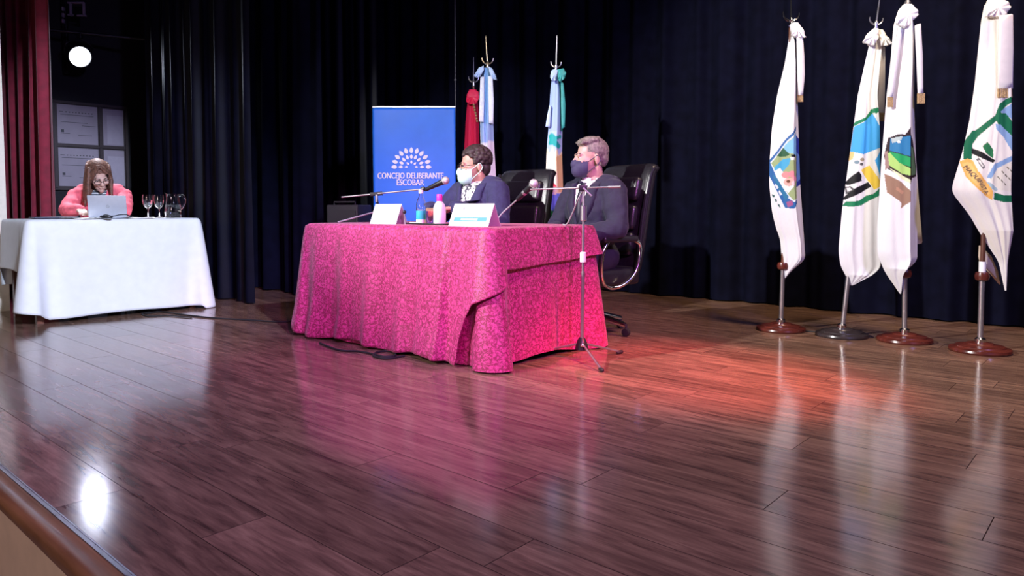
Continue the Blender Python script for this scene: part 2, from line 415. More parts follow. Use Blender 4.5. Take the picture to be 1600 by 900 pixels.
# ================================================================== TABLES AND CLOTHS
def rrect(Lx, Ly, rc, ds):
    # closed path: left end (back to front), front, right end, back; returns pos, normal, s-coordinates
    hx, hy = Lx/2, Ly/2
    segs = [((-hx, hy), (-hx, -hy), (-1, 0)), ((-hx, -hy), (hx, -hy), (0, -1)), ((hx, -hy), (hx, hy), (1, 0)), ((hx, hy), (-hx, hy), (0, 1))]
    out = []; s0 = 0.0
    for a, b, n in segs:
        a = Vector(a); b = Vector(b); d = (b-a); L = d.length; d = d/L; n = Vector(n)
        k = int(round((L-2*rc)/ds))
        for i in range(k+1):
            t = rc+(L-2*rc)*i/k; p = a+d*t; out.append((p.x, p.y, n.x, n.y, s0+t))
        n2 = Vector((-n.y, n.x)) if True else n
        c = b-d*rc-n*rc
        for i in range(1, 8):
            q = math.pi/2*i/8; nn = n*math.cos(q)+d*math.sin(q)
            p = c+nn*rc; out.append((p.x, p.y, nn.x, nn.y, s0+L-rc+2*rc*i/8))
        s0 += L
    return out, s0
def drape(name, loc, rz, Lx, Ly, ztop, hem, out, m, rows=34, ds=0.012, rc=0.03, off=0.0, th=0.0):
    path, P = rrect(Lx, Ly, rc, ds); n = len(path)
    V = []; F = []; UV = []
    # top: centre ring and rim
    for (x, y, nx, ny, s) in path:
        V.append((x*0.5, y*0.5, ztop)); UV.append((x*0.5+5, y*0.5))
    for (x, y, nx, ny, s) in path:
        V.append((x-nx*0.012, y-ny*0.012, ztop)); UV.append((x+5, y))
    for r in range(rows+1):
        t = r/rows
        for (x, y, nx, ny, s) in path:
            h = hem(s); L = ztop-h
            z = ztop-L*t
            o = off+out(s, t, z)
            if r == 0: o = off+0.0
            drop = 0.012*(1-math.exp(-t*18)) if r else 0.004
            V.append((x+nx*(o+drop), y+ny*(o+drop), z-(0.003 if r == 0 else 0))); UV.append((s, z))
    rings = rows+3
    for r in range(rings-1):
        for i in range(n):
            j = (i+1) % n; F.append((r*n+i, r*n+j, (r+1)*n+j, (r+1)*n+i))
    F.append(tuple(range(n)))
    me = bpy.data.meshes.new(name); me.from_pydata(V, [], F); me.update()
    uvl = me.uv_layers.new(name='UVMap'); li = np.empty(len(me.loops), dtype=np.int32); me.loops.foreach_get('vertex_index', li)
    uvl.data.foreach_set('uv', np.array(UV, dtype=np.float32)[li].ravel())
    bm = bmesh.new(); bm.from_mesh(me); bmesh.ops.recalc_face_normals(bm, faces=bm.faces); bm.to_mesh(me); bm.free()
    me.polygons.foreach_set('use_smooth', [True]*len(me.polygons))
    o = mobj(name, me, m); o.location = loc; o.rotation_euler = (0, 0, rz)
    if th:
        md = o.modifiers.new('thickness', 'SOLIDIFY'); md.thickness = th; md.offset = 1
    return o
def smoothstep(a, b, x):
    t = min(1, max(0, (x-a)/(b-a))); return t*t*(3-2*t)
def bump1(x, c, w): return math.exp(-((x-c)/w)**2)

# ---- red table
RU0, RU1, RV0, RV1, RZT = -4.30, -2.61, 2.77, 3.68, 0.746
RL, RW = RU1-RU0, RV1-RV0
rloc = S((RU0+RU1)/2, (RV0+RV1)/2)
t = thing('meeting_table', rloc, 'long wooden table hidden under the crimson cloths, seen only as their shape', 'table', Z_ROT)
MB().rbox((0, 0, RZT-0.022), (RL-0.02, RW-0.02, 0.03), 0.004).build('tabletop', M_LEGWOOD, t)
for sx in (-1, 1):
    for sy in (-1, 1):
        MB().box((sx*(RL/2-0.08), sy*(RW/2-0.08), (RZT-0.037)/2), (0.05, 0.05, RZT-0.037)).build('leg', M_LEGWOOD, t, False)
S1 = RW; S2 = RW+RL; S3 = 2*RW+RL          # path stations: front-left, front-right, back-right corner
def folds(s, k, ph): return math.sin(s*k+ph)+0.6*math.sin(s*k*0.47+ph*2.1)+0.4*math.sin(s*k*1.83+ph*0.7)
def red_under_hem(s):
    return 0.016+0.010*math.sin(s*7.0)+0.02*bump1(s, S2+0.45, 0.2)
def red_under_out(s, t, z):
    o = 0.012+0.035*t+0.010*t*folds(s, 15, 0.4)
    o += 0.085*t*max(0, 1-abs(s-S2-0.02)/0.075)-0.03*t*bump1(s, S2-0.12, 0.05)-0.02*t*bump1(s, S2+0.14, 0.05)
    o += 0.05*t*bump1(s, S1, 0.07)+0.06*t*bump1(s, S3-0.02, 0.12)
    return o
o = drape('tablecloth', rloc, Z_ROT, RL, RW, RZT+0.001, red_under_hem, red_under_out, M_RED, th=0.0)
tag(o, 'crimson patterned under-cloth reaching the floor at the end beside the microphone stand', 'tablecloth')
def red_over_hem(s):
    d = s-S2
    front = 0.022+0.012*math.sin(s*9+1)
    if s < S1-0.03: return 0.19+0.02*math.sin(s*8)
    if s < S1+0.03: return 0.19+(front-0.19)*smoothstep(S1-0.03, S1+0.03, s)
    if d < -0.16: return front
    if d < -0.145: return front+(0.16-front)*(d+0.16)/0.015
    if d < 0.045: return 0.16+(0.46-0.16)*((d+0.145)/0.19)**0.9
    if d < 0.075: return 0.46+0.075*(d-0.045)/0.03
    if s < S3+0.05: return 0.535+0.035*smoothstep(0.3, 0.9, d)+0.006*math.sin(s*11)
    return 0.30
def red_over_out(s, t, z):
    d = s-S2
    q = (RZT-z)/RZT
    k = 23 if s < S2 else 9
    o = 0.024+0.038*q+0.021*q*folds(s, k, 1.3)*(1 if s < S2-0.05 else 0.4)
    o += 0.075*q*bump1(d, -0.06, 0.07)+0.095*q*bump1(d, 0.02, 0.05)
    o += 0.06*q*bump1(d, -0.30, 0.03)
    o += 0.06*q*bump1(s, S1, 0.08)+0.14*q*bump1(s, S3-0.01, 0.10)
    if s > S2+0.08: o += 0.05*q
    # low folds resting on the floor
    if s < S2: o += 0.03*max(0, q-0.75)*4*(0.5+0.5*math.sin(s*6.3+0.5))
    return o
o = drape('tablecloth', rloc, Z_ROT, RL, RW, RZT+0.005, red_over_hem, red_over_out, M_RED, rows=44, ds=0.008, th=0.003)
tag(o, 'crimson patterned top cloth with a pointed corner hanging at the front of the long table', 'tablecloth')

# ---- white table
WU0, WU1, WV0, WV1, WZT = -6.76, -6.11, 1.61, 2.865, 0.768
WL, WW = WV1-WV0, WU1-WU0
wloc = S((WU0+WU1)/2, (WV0+WV1)/2); WROT = math.pi/2-A
t = thing('side_table', wloc, 'dark wooden legged table under the white cloth at the far left', 'table', WROT)
MB().rbox((0, 0, WZT-0.02), (WL-0.01, WW-0.01, 0.03), 0.004).build('tabletop', M_LEGWOOD, t)
for sx in (-1, 1):
    for sy in (-1, 1):
        MB().box((sx*(WL/2-0.06), sy*(WW/2-0.05), (WZT-0.035)/2), (0.045, 0.045, WZT-0.035)).build('leg', M_LEGWOOD, t, False)
MB().box((-WL/2+0.06, 0, 0.68), (0.02, WW-0.14, 0.08)).build('apron', M_LEGWOOD, t, False)
W1 = WW; W2 = WW+WL; W3 = 2*WW+WL
def w_hem(s):
    if s < W1-0.13: return 0.385+0.006*math.sin(s*9)
    if s < W1-0.02: return 0.385+(0.10-0.385)*smoothstep(W1-0.13, W1-0.02, s)
    if s < W1+0.10: return 0.10+(0.035-0.10)*smoothstep(W1-0.02, W1+0.10, s)
    if s < W2-0.03: return 0.035+0.006*math.sin(s*6)
    if s < W2+0.02: return 0.035+(0.004-0.035)*smoothstep(W2-0.035, W2-0.025, s)
    if s < W3: return 0.004+0.09*smoothstep(W2+0.05, W2+0.3, s)
    return 0.25
def w_out(s, t, z):
    q = (WZT-z)/WZT
    o = 0.010+0.02*q+0.008*q*folds(s, 9, 0.6)
    o += 0.10*q*bump1(s, W1-0.01, 0.06)-0.02*q*bump1(s, W1+0.12, 0.05)+0.03*q*bump1(s, W1-0.10, 0.025)
    o += 0.09*q*bump1(s, W2+0.01, 0.06)-0.015*q*bump1(s, W2-0.11, 0.05)
    return o
o = drape('tablecloth', wloc, WROT, WL, WW, WZT+0.001, w_hem, w_out, M_WCLOTH, rows=36, ds=0.01, th=0.002)
tag(o, 'plain white tablecloth draped over the table at the far left', 'tablecloth')

# ================================================================== LEATHER CHAIRS
def make_chair():
    c = thing('office_chair', (0, 0, 0), '', 'chair')
    # seat cushion
    MB().rbox((0, -0.02, 0.40), (0.52, 0.50, 0.12), 0.045).build('seat', M_LEATHER, c)
    # backrest: padded slab following a side profile (y, z), with rolled top
    prof = [(0.20, 0.40), (0.225, 0.52), (0.245, 0.64), (0.262, 0.76), (0.285, 0.88), (0.312, 1.00), (0.336, 1.08), (0.365, 1.125), (0.405, 1.13)]
    def slab(hw, front, back, z0=0, z1=9):
        mb = MB(); pr = spline([(0, p[0], p[1]) for p in prof if z0 <= p[1] <= z1], 5)
        P = []; F = []; n = len(pr)
        for i, p in enumerate(pr):
            tt = (pr[min(i+1, n-1)]-pr[max(i-1, 0)]).normalized(); nn = Vector((0, -tt.z, tt.y))   # towards the front
            f = i/(n-1); e = min(1, min(f, 1-f)*12+0.25); ww = hw*(0.93+0.07*math.sin(math.pi*min(1, f*1.1)))
            ring = []
            for k in range(20):
                a = 2*math.pi*k/20; ca, sa = math.cos(a), math.sin(a)
                xx = ww*math.copysign(abs(ca)**0.30, ca); dd = math.copysign(abs(sa)**0.55, sa)
                ring.append(Vector((xx, 0, 0))+p+nn*(dd*(front if dd > 0 else back)*e))
            P += ring
        for i in range(n-1):
            for k in range(20):
                l = (k+1) % 20; F.append((i*20+k, i*20+l, (i+1)*20+l, (i+1)*20+k))
        F.append(tuple(range(19, -1, -1))); F.append(tuple((n-1)*20+k for k in range(20)))
        return mb.add(P, F)
    bk = slab(0.265, 0.035, 0.05).build('backrest', M_LEATHER, c, True, 60)
    # front cushions on the back: headrest, lumbar rolls
    MB().rbox((0, 0.268, 0.985), (0.40, 0.075, 0.17), 0.035, Euler((R(-13), 0, 0))).build('headrest_cushion', M_LEATHER, bk)
    MB().rbox((0, 0.225, 0.79), (0.41, 0.07, 0.17), 0.032, Euler((R(-9), 0, 0))).build('back_cushion', M_LEATHER, bk)
    MB().rbox((0, 0.20, 0.61), (0.41, 0.07, 0.16), 0.032, Euler((R(-9), 0, 0))).build('back_cushion', M_LEATHER, bk)
    for sx in (-1, 1):
        pr = spline([(sx*0.262, p[0]-0.035, p[1]) for p in prof[:-1]], 5)
        MB().tube(pr, 0.014, 8).build('piping', M_LEATHER, bk)
        a = MB().rbox((sx*0.315, -0.03, 0.655), (0.065, 0.30, 0.04), 0.016).build('armrest', M_LEATHER, c)
        lp = spline([(sx*0.315, 0.10, 0.645), (sx*0.315, 0.16, 0.60), (sx*0.315, 0.13, 0.45), (sx*0.30, 0.04, 0.36), (sx*0.27, -0.06, 0.335), (sx*0.30, -0.16, 0.40), (sx*0.315, -0.17, 0.56), (sx*0.315, -0.12, 0.645)], 6)
        MB().tube(lp, 0.013, 10).build('arm_frame', M_CHROME, a)
    MB().box((0, 0, 0.325), (0.26, 0.22, 0.03)).build('seat_plate', M_BLACKMETAL, c, False)
    MB().lathe([(0.035, 0.10), (0.035, 0.22), (0.022, 0.222), (0.022, 0.32)], (0, 0, 0), 18).build('gas_lift', M_BLACKMETAL, c)
    for k in range(5):
        a = 2*math.pi*k/5+0.3; d = Vector((math.cos(a), math.sin(a), 0))
        leg = MB().tube([Vector((0, 0, 0.12)), d*0.12+Vector((0, 0, 0.11)), d*0.28+Vector((0, 0, 0.075))], [0.028, 0.024, 0.016], 10).build('base_leg', M_CHROME, c)
        w_ = MB().lathe([(0.006, -0.018), (0.026, -0.016), (0.028, 0), (0.026, 0.016), (0.006, 0.018)], d*0.28+Vector((0, 0, 0.029)), 16, Vector((-d.y, d.x, 0)).to_track_quat('Z', 'Y').to_matrix())
        w_.tube([d*0.28+Vector((0, 0, 0.05)), d*0.28+Vector((0, 0, 0.085))], 0.009, 8)
        w_.build('caster', M_RUBBER, leg)
    return c
MAN1 = (-3.86, 3.97); MAN2 = (-2.83, 4.02)
ch1 = make_chair(); ch2 = copy_tree(ch1)
ch1.location = S(MAN1[0]+0.12, MAN1[1]+0.12); ch1.rotation_euler = (0, 0, Z_ROT+R(4))
ch2.location = S(MAN2[0]-0.05, MAN2[1]+0.05); ch2.rotation_euler = (0, 0, Z_ROT+R(-14))
tag(ch1, 'black leather high-back chair behind the man in the white mask', 'chair', 'black leather chairs at the long table')
tag(ch2, 'black leather high-back chair behind the man in the dark mask', 'chair', 'black leather chairs at the long table')

# ================================================================== FLAGS
def inpoly(X, Y, poly):
    r = np.zeros(X.shape, bool); n = len(poly); j = n-1
    for i in range(n):
        xi, yi = poly[i]; xj, yj = poly[j]
        if yi != yj:
            c = ((yi > Y) != (yj > Y)) & (X < (xj-xi)*(Y-yi)/(yj-yi)+xi); r ^= c
        j = i
    return r
def flag_cloth(name, root, d, left, right, creases, paint, base, depth=0.08, nt=100, nz=420, seed=0, pole_y=0.0):
    """hanging flag: closed tube of cloth. left/right: outline stations (row, column); creases: [(fraction, relief)] across the front."""
    ys = np.linspace(left[0][0], left[-1][0], nz)
    xl = np.interp(ys, [p[0] for p in left], [p[1] for p in left]); xr = np.interp(ys, [p[0] for p in right], [p[1] for p in right])
    k = np.ones(15)/15
    def sm(a): return np.concatenate([a[:7], np.convolve(a, k, 'valid'), a[-7:]])
    xl = sm(xl); xr = np.maximum(sm(xr), xl+0.4)
    T = np.linspace(0, 1, nt)
    rel = np.interp(T, [c[0] for c in creases], [c[1] for c in creases])
    rel = np.convolve(np.pad(rel, 2, 'edge'), np.ones(3)/3, 'valid')[1:-1]
    rg = np.random.default_rng(seed); ph = rg.uniform(0, 6.28, 4)
    PX = xl[:, None]+(xr-xl)[:, None]*T[None, :]; PY = np.repeat(ys[:, None], nt, 1)
    px2m = d/FPX
    wid = (xr-xl)*px2m
    amp = np.minimum(1.0, wid/0.16)[:, None]
    rip = 0.0035*np.sin(T*13+ph[0]+ys[:, None]*0.012)+0.0015*np.sin(T*31+ph[1]-ys[:, None]*0.02)
    edge = np.minimum(1, np.minimum(T, 1-T)*10)[None, :]
    YF = -(rel[None, :]*depth*amp+rip*amp*edge)
    YB = 0.028*amp*np.sin(np.pi*T)[None, :]+0.012*np.sin(T*12+ph[2])[None, :]*edge*amp
    rx, ry, rz = root
    def world(PX, PY, dep):
        a = (PX-CX)/FPX; b = (CY-PY)/FPX
        dy = math.sin(PITCH)*b+math.cos(PITCH); dz = math.cos(PITCH)*b-math.sin(PITCH); tt = d/dy
        return np.stack([a*tt-rx, d-ry+dep, CAM_H+dz*tt-rz], -1)
    WF = world(PX, PY, YF); WB = world(PX, PY, YB)[:, 1:-1][:, ::-1]
    Wv = np.concatenate([WF, WB], 1); m = Wv.shape[1]
    V = Wv.reshape(-1, 3)
    i = np.arange(nz-1)[:, None]*m; k_ = np.arange(m)[None, :]; k2 = (np.arange(m)+1)[None, :] % m
    F = np.stack([i+k_, i+k2, i+m+k2, i+m+k_], -1).reshape(-1, 4)
    C = np.zeros((nz, m, 4), np.float32); C[..., 3] = 1
    front = np.tile(np.array(base, np.float32), (nz, nt, 1))
    for item in paint:
        if item[0] == 'p': mk = inpoly(PX, PY, item[1])
        else:
            cx, cy, r_ = item[1]; mk = (PX-cx)**2+(PY-cy)**2 < r_*r_
        front[mk] = item[2]
    C[:, :nt, :3] = front; C[:, nt:, :3] = front[:, 1:-1][:, ::-1]
    me = bpy.data.meshes.new(name); me.from_pydata(V.tolist(), [], F.tolist()+[list(range(m-1, -1, -1)), [(nz-1)*m+q for q in range(m)]]); me.update()
    ca = me.color_attributes.new('dye', 'FLOAT_COLOR', 'POINT'); ca.data.foreach_set('color', C.reshape(-1))
    bm = bmesh.new(); bm.from_mesh(me); bmesh.ops.recalc_face_normals(bm, faces=bm.faces); bm.to_mesh(me); bm.free()
    me.polygons.foreach_set('use_smooth', [True]*len(me.polygons))
    me.set_sharp_from_angle(angle=R(70))
    o = mobj(name, me, M_PRINT)
    def surf(px, py, lift=0.004):      # point on the front of the cloth
        l = np.interp(py, ys, xl); r_ = np.interp(py, ys, xr); tt = (px-l)/(r_-l)
        row = int(np.clip(np.interp(py, ys, np.arange(nz)), 0, nz-1)); y = np.interp(tt, T, YF[row])-lift
        return Vector(world(np.array(px, float), np.array(py, float), y))
    return o, surf
def stand(root, d, base_px, top_pt, collar_z, m_base, m_pole, rad=0.165, collar=True, white_cap=False):
    MB().lathe([(rad*0.97, 0.0), (rad, 0.010), (rad*0.98, 0.022), (rad*0.80, 0.030), (rad*0.78, 0.036), (rad*0.45, 0.046), (rad*0.42, 0.052), (0.03, 0.058)], (0, 0, 0), 40).build('base', m_base, root)
    tp = Vector(top_pt); dr = tp.normalized()
    cz = dr*(collar_z/dr.z)
    lo = MB().tube([dr*(0.05/dr.z), cz], 0.0155, 14).build('lower_tube', M_STEEL, root)
    MB().lathe([(0.03, 0.05), (0.03, 0.075), (0.018, 0.085)], (0, 0, 0), 18).build('ferrule', M_CHROME, root)
    MB().tube([cz, tp], 0.0135, 12).build('pole', m_pole, root)
    if collar:
        MB().lathe([(0.020, -0.03), (0.036, -0.022), (0.040, 0.0), (0.034, 0.02), (0.020, 0.024)], cz, 20).build('collar', M_REDWOOD, root)
    if white_cap:
        MB().tube([cz+dr*0.02, cz+dr*0.085], 0.019, 14).build('sleeve', M_WPLASTIC, root)
def finial(root, p, d, s=1.0, m=None, lean=Vector((0, 0, 1)), spike=0.2):
    m = m or M_CHROME; p = Vector(p); lean = lean.normalized()
    f = MB().lathe([(0.012*s, -0.02), (0.02*s, 0.0), (0.012*s, 0.02), (0.018*s, 0.035), (0.010*s, 0.05)], p, 14)
    f.build('finial_knob', m, root)
    arc = [p+Vector((0.055*s*math.cos(a), 0, 0.085*s+0.055*s*math.sin(a))) for a in [R(k) for k in range(170, 371, 12)]]
    MB().tube(arc, [0.004*s+0.004*s*math.sin(math.pi*i/(len(arc)-1)) for i in range(len(arc))], 8).build('finial_crescent', m, root)
    MB().tube([p+Vector((0, 0, 0.04*s)), p+lean*(0.04*s+spike*0.5), p+lean*(0.04*s+spike)], [0.008*s, 0.006*s, 0.002*s], 8).build('finial_spike', m, root)
def px_poly(root, d, pts, dep=0.0):
    return [at(x, y, d)+Vector((0, dep, 0))-Vector(root) for x, y in pts]
def soft(name, root_o, root, d, pts, th, m, dep=0.0):
    if name == 'bow':      # folded cloth flap: sharp rim, pleats running from the knot to the rim
        P0 = px_poly(root, d, pts, dep); n = len(P0); fine = []
        for i in range(n):
            for k in range(5): fine.append(P0[i].lerp(P0[(i+1) % n], k/5))
        zt = max(p.z for p in fine); zb = min(p.z for p in fine)
        for i, p in enumerate(fine):
            f = (zt-p.z)/(zt-zb); p.y -= 0.030*f+0.012*f*math.sin(i*1.25)
        return MB().puff(fine, th*0.45, inset=0.80, mid=0.985).build(name, m, root_o, True, 50)
    return MB().puff(px_poly(root, d, pts, dep), th*0.8, inset=0.80, mid=0.97).build(name, m, root_o, True, 60)
def fringe(root_o, root, d, pts, dep):
    # sash end: flat tuft made of separate threads
    mb = MB(); (x0, y0), (x1, y1) = pts
    n = 7
    for i in range(n):
        x = x0+(x1-x0)*i/(n-1)
        a = at(x, y0, d)+Vector((0, dep, 0))-Vector(root); b = at(x+random.uniform(-.4, .4), y1, d)+Vector((0, dep, 0))-Vector(root)
        mb.tube([a, (a+b)/2, b], 0.0062, 6)
    mb.build('fringe', M_FRINGE, root_o)

WHITE = (0.80, 0.80, 0.80)
def P(pts, col): return ('p', pts, col)
def O(x, y, r, col): return ('c', (x, y, r), col)

# ---- flag with the blue bordered shield (leftmost of the four)
b = fl(1220, 516); root = thing('flag', b, 'white flag with blue-edged crest and flower, leftmost of the four on the right', 'flag', 0, 'white flags on stands'); d = b.y
top = at(1236, 40, d)-b
stand(root, d, None, top, (at(1220, 415, d)-b).z, M_REDWOOD, M_LEGWOOD)
finial(root, top, d, 1.0, M_CHROME, Vector((-0.02, 0, 1)), 0.22)
paint = [P([(1201, 252), (1222, 219), (1240, 198), (1240, 318), (1233, 326), (1222, 325), (1208, 292), (1201, 272)], (0.03, 0.13, 0.36)),
         P([(1203, 254), (1224, 221), (1240, 205), (1240, 312), (1233, 316), (1224, 309), (1210, 278)], (0.72, 0.78, 0.85)),
         P([(1204, 255), (1225, 223), (1240, 208), (1240, 311), (1232, 313), (1226, 306), (1212, 276)], (0.33, 0.42, 0.20)),
         P([(1221, 228), (1240, 209), (1240, 244), (1228, 241), (1219, 236)], (0.22, 0.52, 0.86)),
         P([(1210, 245), (1219, 232), (1227, 243), (1221, 246)], (0.03, 0.11, 0.05)),
         P([(1228, 243), (1238, 242), (1238, 247), (1229, 247)], (0.01, 0.01, 0.02)), P([(1227, 247), (1237, 247), (1236, 251), (1228, 251)], (0.85, 0.85, 0.85)),
         P([(1218, 250), (1228, 248), (1226, 258), (1219, 268), (1208, 269), (1207, 262)], (0.07, 0.38, 0.62)),
         P([(1207, 268), (1215, 263), (1232, 292), (1225, 302), (1214, 286)], (0.85, 0.84, 0.82)),
         O(1222, 274, 5, (0.75, 0.28, 0.28)), O(1230, 273, 5, (0.72, 0.25, 0.30)), O(1235, 280, 5, (0.78, 0.32, 0.40)), O(1226, 285, 6.5, (0.80, 0.42, 0.36)), O(1233, 287, 4, (0.82, 0.60, 0.62)), O(1225, 284, 2.4, (0.16, 0.06, 0.03)),
         P([(1205, 272), (1210, 277), (1226, 308), (1222, 313), (1211, 292)], (0.03, 0.18, 0.34)),
         P([(1223, 316), (1230, 313), (1232, 320), (1225, 324)], (0.35, 0.10, 0.25)),
         P([(1209, 287), (1213, 293), (1211, 296), (1208, 290)], (0.7, 0.75, 0.8)), P([(1214, 297), (1218, 304), (1215, 306), (1213, 300)], (0.7, 0.75, 0.8)),
         P([(1205, 304), (1208, 305), (1208, 309), (1206, 308)], (0.05, 0.12, 0.12)), P([(1208, 310), (1211, 312), (1211, 316), (1209, 315)], (0.05, 0.12, 0.12)), P([(1212, 318), (1215, 320), (1216, 325), (1213, 322)], (0.05, 0.12, 0.12)),
         P([(1240, 212), (1248, 218), (1250, 288), (1240, 293)], (0.03, 0.05, 0.34)), P([(1241, 238), (1249, 244), (1249, 280), (1241, 285)], (0.14, 0.28, 0.66))]  # right of the crease the fold's blue shadow is put into the crest colour
L_ = [(50, 1233), (64, 1232), (100, 1226), (150, 1214), (200, 1206), (250, 1202.5), (290, 1202), (330, 1206), (355, 1212), (374, 1219), (400, 1221), (436, 1224)]
R_ = [(50, 1237), (64, 1243), (100, 1245), (150, 1245), (200, 1246), (290, 1249), (351, 1253.5), (404, 1257), (412, 1250), (421, 1238), (436, 1226)]
fo, surf = flag_cloth('flag_cloth', b, d, L_, R_, [(0, 0.0), (0.12, 0.30), (0.55, 0.85), (0.66, 0.95), (0.70, 0.75), (1, 0.15)], paint, WHITE, 0.10, seed=1); fo.parent = root
soft('bow', root, b, d, [(1232, 40), (1237, 37), (1243, 37), (1249, 46), (1254, 62), (1246, 63), (1237, 61), (1232, 58)], 0.035, M_FLAGW, -0.03)
soft('sash', root, b, d, [(1240, 60), (1249, 60), (1251, 90), (1252, 120), (1249, 152), (1242, 152), (1241, 100)], 0.016, M_FLAGW, -0.055)
fringe(root, b, d, [(1242.5, 150), (1248.5, 161)], -0.055)

# ---- flag with star and black stripes
b = fl(1315, 525); root = thing('flag', b, 'white flag with sky-blue field, star and black stripes on a dark base', 'flag', 0, 'white flags on stands'); d = b.y
top = at(1369, 45, d)-b
stand(root, d, None, top, (at(1320, 400, d)-b).z, M_DARKWOOD, M_LEGWOOD, collar=False)
finial(root, top, d, 0.8, M_STEEL, Vector((0.09, 0, 1)), 0.26)
G = (0.012, 0.20, 0.085); BL = (0.06, 0.38, 0.78); BK = (0.008, 0.008, 0.01); YE = (0.86, 0.62, 0.08)
paint = [P([(1333, 198), (1335, 191), (1348, 184), (1356, 172), (1364, 170), (1366, 176), (1352, 187), (1340, 194)], G),
         P([(1334, 198), (1345, 192), (1357, 179), (1366, 201), (1372, 222), (1375, 289), (1368, 296), (1352, 262), (1328, 238)], BL),
         P([(1357, 178), (1360, 178), (1370, 206), (1372, 222), (1368, 206)], (0.75, 0.8, 0.82)),
         P([(1326, 236), (1344, 242), (1369, 231), (1359, 252), (1370, 290), (1352, 268), (1340, 266), (1322, 274)], (0.80, 0.80, 0.76)),
         P([(1326, 236), (1333, 238), (1331, 249), (1325, 252)], (0.80, 0.55, 0.22)),
         O(1335, 254, 3, (0.2, 0.3, 0.35)), O(1342, 250, 3, (0.35, 0.3, 0.2)), O(1341, 257, 2.4, (0.1, 0.1, 0.1)),
         P([(1340, 266), (1352, 259), (1370, 290), (1358, 297)], YE),
         P([(1318, 288), (1330, 274), (1337, 268), (1341, 274), (1341, 283), (1326, 289)], BK),
         P([(1315, 312), (1329, 296), (1350, 285), (1354, 292), (1341, 301), (1320, 312)], BK),
         P([(1320, 292), (1327, 291), (1331, 296), (1321, 304)], (0.1, 0.1, 0.1)), P([(1322, 294), (1326, 293), (1328, 297), (1323, 300)], (0.7, 0.7, 0.7)),
         P([(1315, 322), (1321, 315), (1337, 314), (1347, 306), (1357, 303), (1365, 295), (1376, 289), (1376, 298), (1362, 308), (1352, 313), (1341, 321), (1328, 323)], G)]
L_ = [(60, 1361), (74, 1357), (100, 1351), (150, 1340), (202, 1333), (253, 1326), (329, 1315.5), (391, 1310), (415, 1313), (430, 1321), (446, 1329)]
R_ = [(60, 1372), (74, 1376), (100, 1373), (150, 1368), (202, 1371), (288, 1374.5), (356, 1376), (418, 1376), (446, 1332)]
fo, surf = flag_cloth('flag_cloth', b, d, L_, R_, [(0, 0.0), (0.25, 0.45), (0.55, 0.62), (0.86, 0.85), (0.93, 0.5), (1, -0.2)], paint, WHITE, 0.09, seed=2); fo.parent = root
soft('bow', root, b, d, [(1342, 68), (1352, 54), (1362, 46), (1368, 47), (1367, 60), (1358, 75), (1350, 74)], 0.035, M_FLAGW, -0.03)
soft('bow', root, b, d, [(1369, 47), (1376, 48), (1382, 60), (1388, 70), (1380, 75), (1371, 74), (1368, 60)], 0.03, M_FLAGW, -0.02)
soft('sash', root, b, d, [(1369, 72), (1380, 74), (1380, 120), (1379, 178), (1368, 178), (1370, 120)], 0.014, M_FLAGW, -0.02)
fringe(root, b, d, [(1368.5, 176), (1378.5, 190)], -0.02)

# ---- flag with the green and blue map emblem
b = fl(1413, 533); root = thing('flag', b, 'white flag with green and blue shield emblem above a brown ribbon', 'flag', 0, 'white flags on stands'); d = b.y
top = at(1418, 5, d)-b
stand(root, d, None, top, (at(1414, 427, d)-b).z, M_REDWOOD, M_LEGWOOD)
finial(root, top, d, 1.0, M_STEEL, Vector((0.02, 0, 1)), 0.22)
paint = [P([(1385, 216), (1396, 211), (1404, 212), (1411, 200), (1414, 213), (1419, 222), (1423, 234), (1426, 240), (1431, 262), (1430, 276), (1416, 279), (1412, 291), (1402, 279), (1383, 264), (1380, 244)], (0.03, 0.015, 0.02)),
         P([(1387, 218), (1404, 215), (1411, 214), (1412, 247), (1398, 241), (1386, 236)], (0.03, 0.20, 0.42)),
         P([(1388, 217), (1401, 214), (1399, 220), (1389, 225)], (0.45, 0.55, 0.55)), O(1396, 223, 2, (0.8, 0.85, 0.85)),
         P([(1385, 237), (1412, 248), (1412, 263), (1392, 254)], (0.02, 0.36, 0.11)),
         P([(1383, 240), (1386, 239), (1396, 255), (1412, 266), (1412, 276), (1399, 272), (1384, 258)], (0.42, 0.66, 0.18)),
         P([(1384, 262), (1398, 273), (1412, 284), (1412, 289), (1399, 280)], (0.78, 0.78, 0.5)),
         P([(1414, 230), (1419, 232), (1424, 246), (1429, 264), (1428, 273), (1415, 275)], (0.14, 0.26, 0.13)),
         P([(1381, 238), (1384, 236), (1385, 262), (1381, 266)], (0.35, 0.22, 0.2)),
         P([(1380, 272), (1385, 275), (1399, 285), (1412, 302), (1412, 313), (1398, 326), (1399, 317), (1382, 301)], (0.32, 0.19, 0.13)),
         P([(1393, 292), (1402, 300), (1400, 304), (1392, 297)], (0.45, 0.24, 0.16))]
L_ = [(20, 1402), (40, 1396), (100, 1391), (150, 1385), (253, 1377), (356, 1370.5), (398, 1371), (425, 1382.5), (459, 1406)]
R_ = [(20, 1424), (40, 1427), (100, 1428), (150, 1427), (270, 1431), (356, 1432.5), (408, 1432.5), (414, 1425), (424, 1413), (459, 1408)]
fo, surf = flag_cloth('flag_cloth', b, d, L_, R_, [(0, 0.0), (0.15, 0.35), (0.52, 0.85), (0.62, 1.0), (0.66, 0.80), (1, 0.05)], paint, WHITE, 0.10, seed=3); fo.parent = root
soft('bow', root, b, d, [(1394, 40), (1400, 18), (1408, 9), (1419, 9), (1427, 18), (1428, 26), (1412, 42), (1405, 48)], 0.04, M_FLAGW, -0.03)
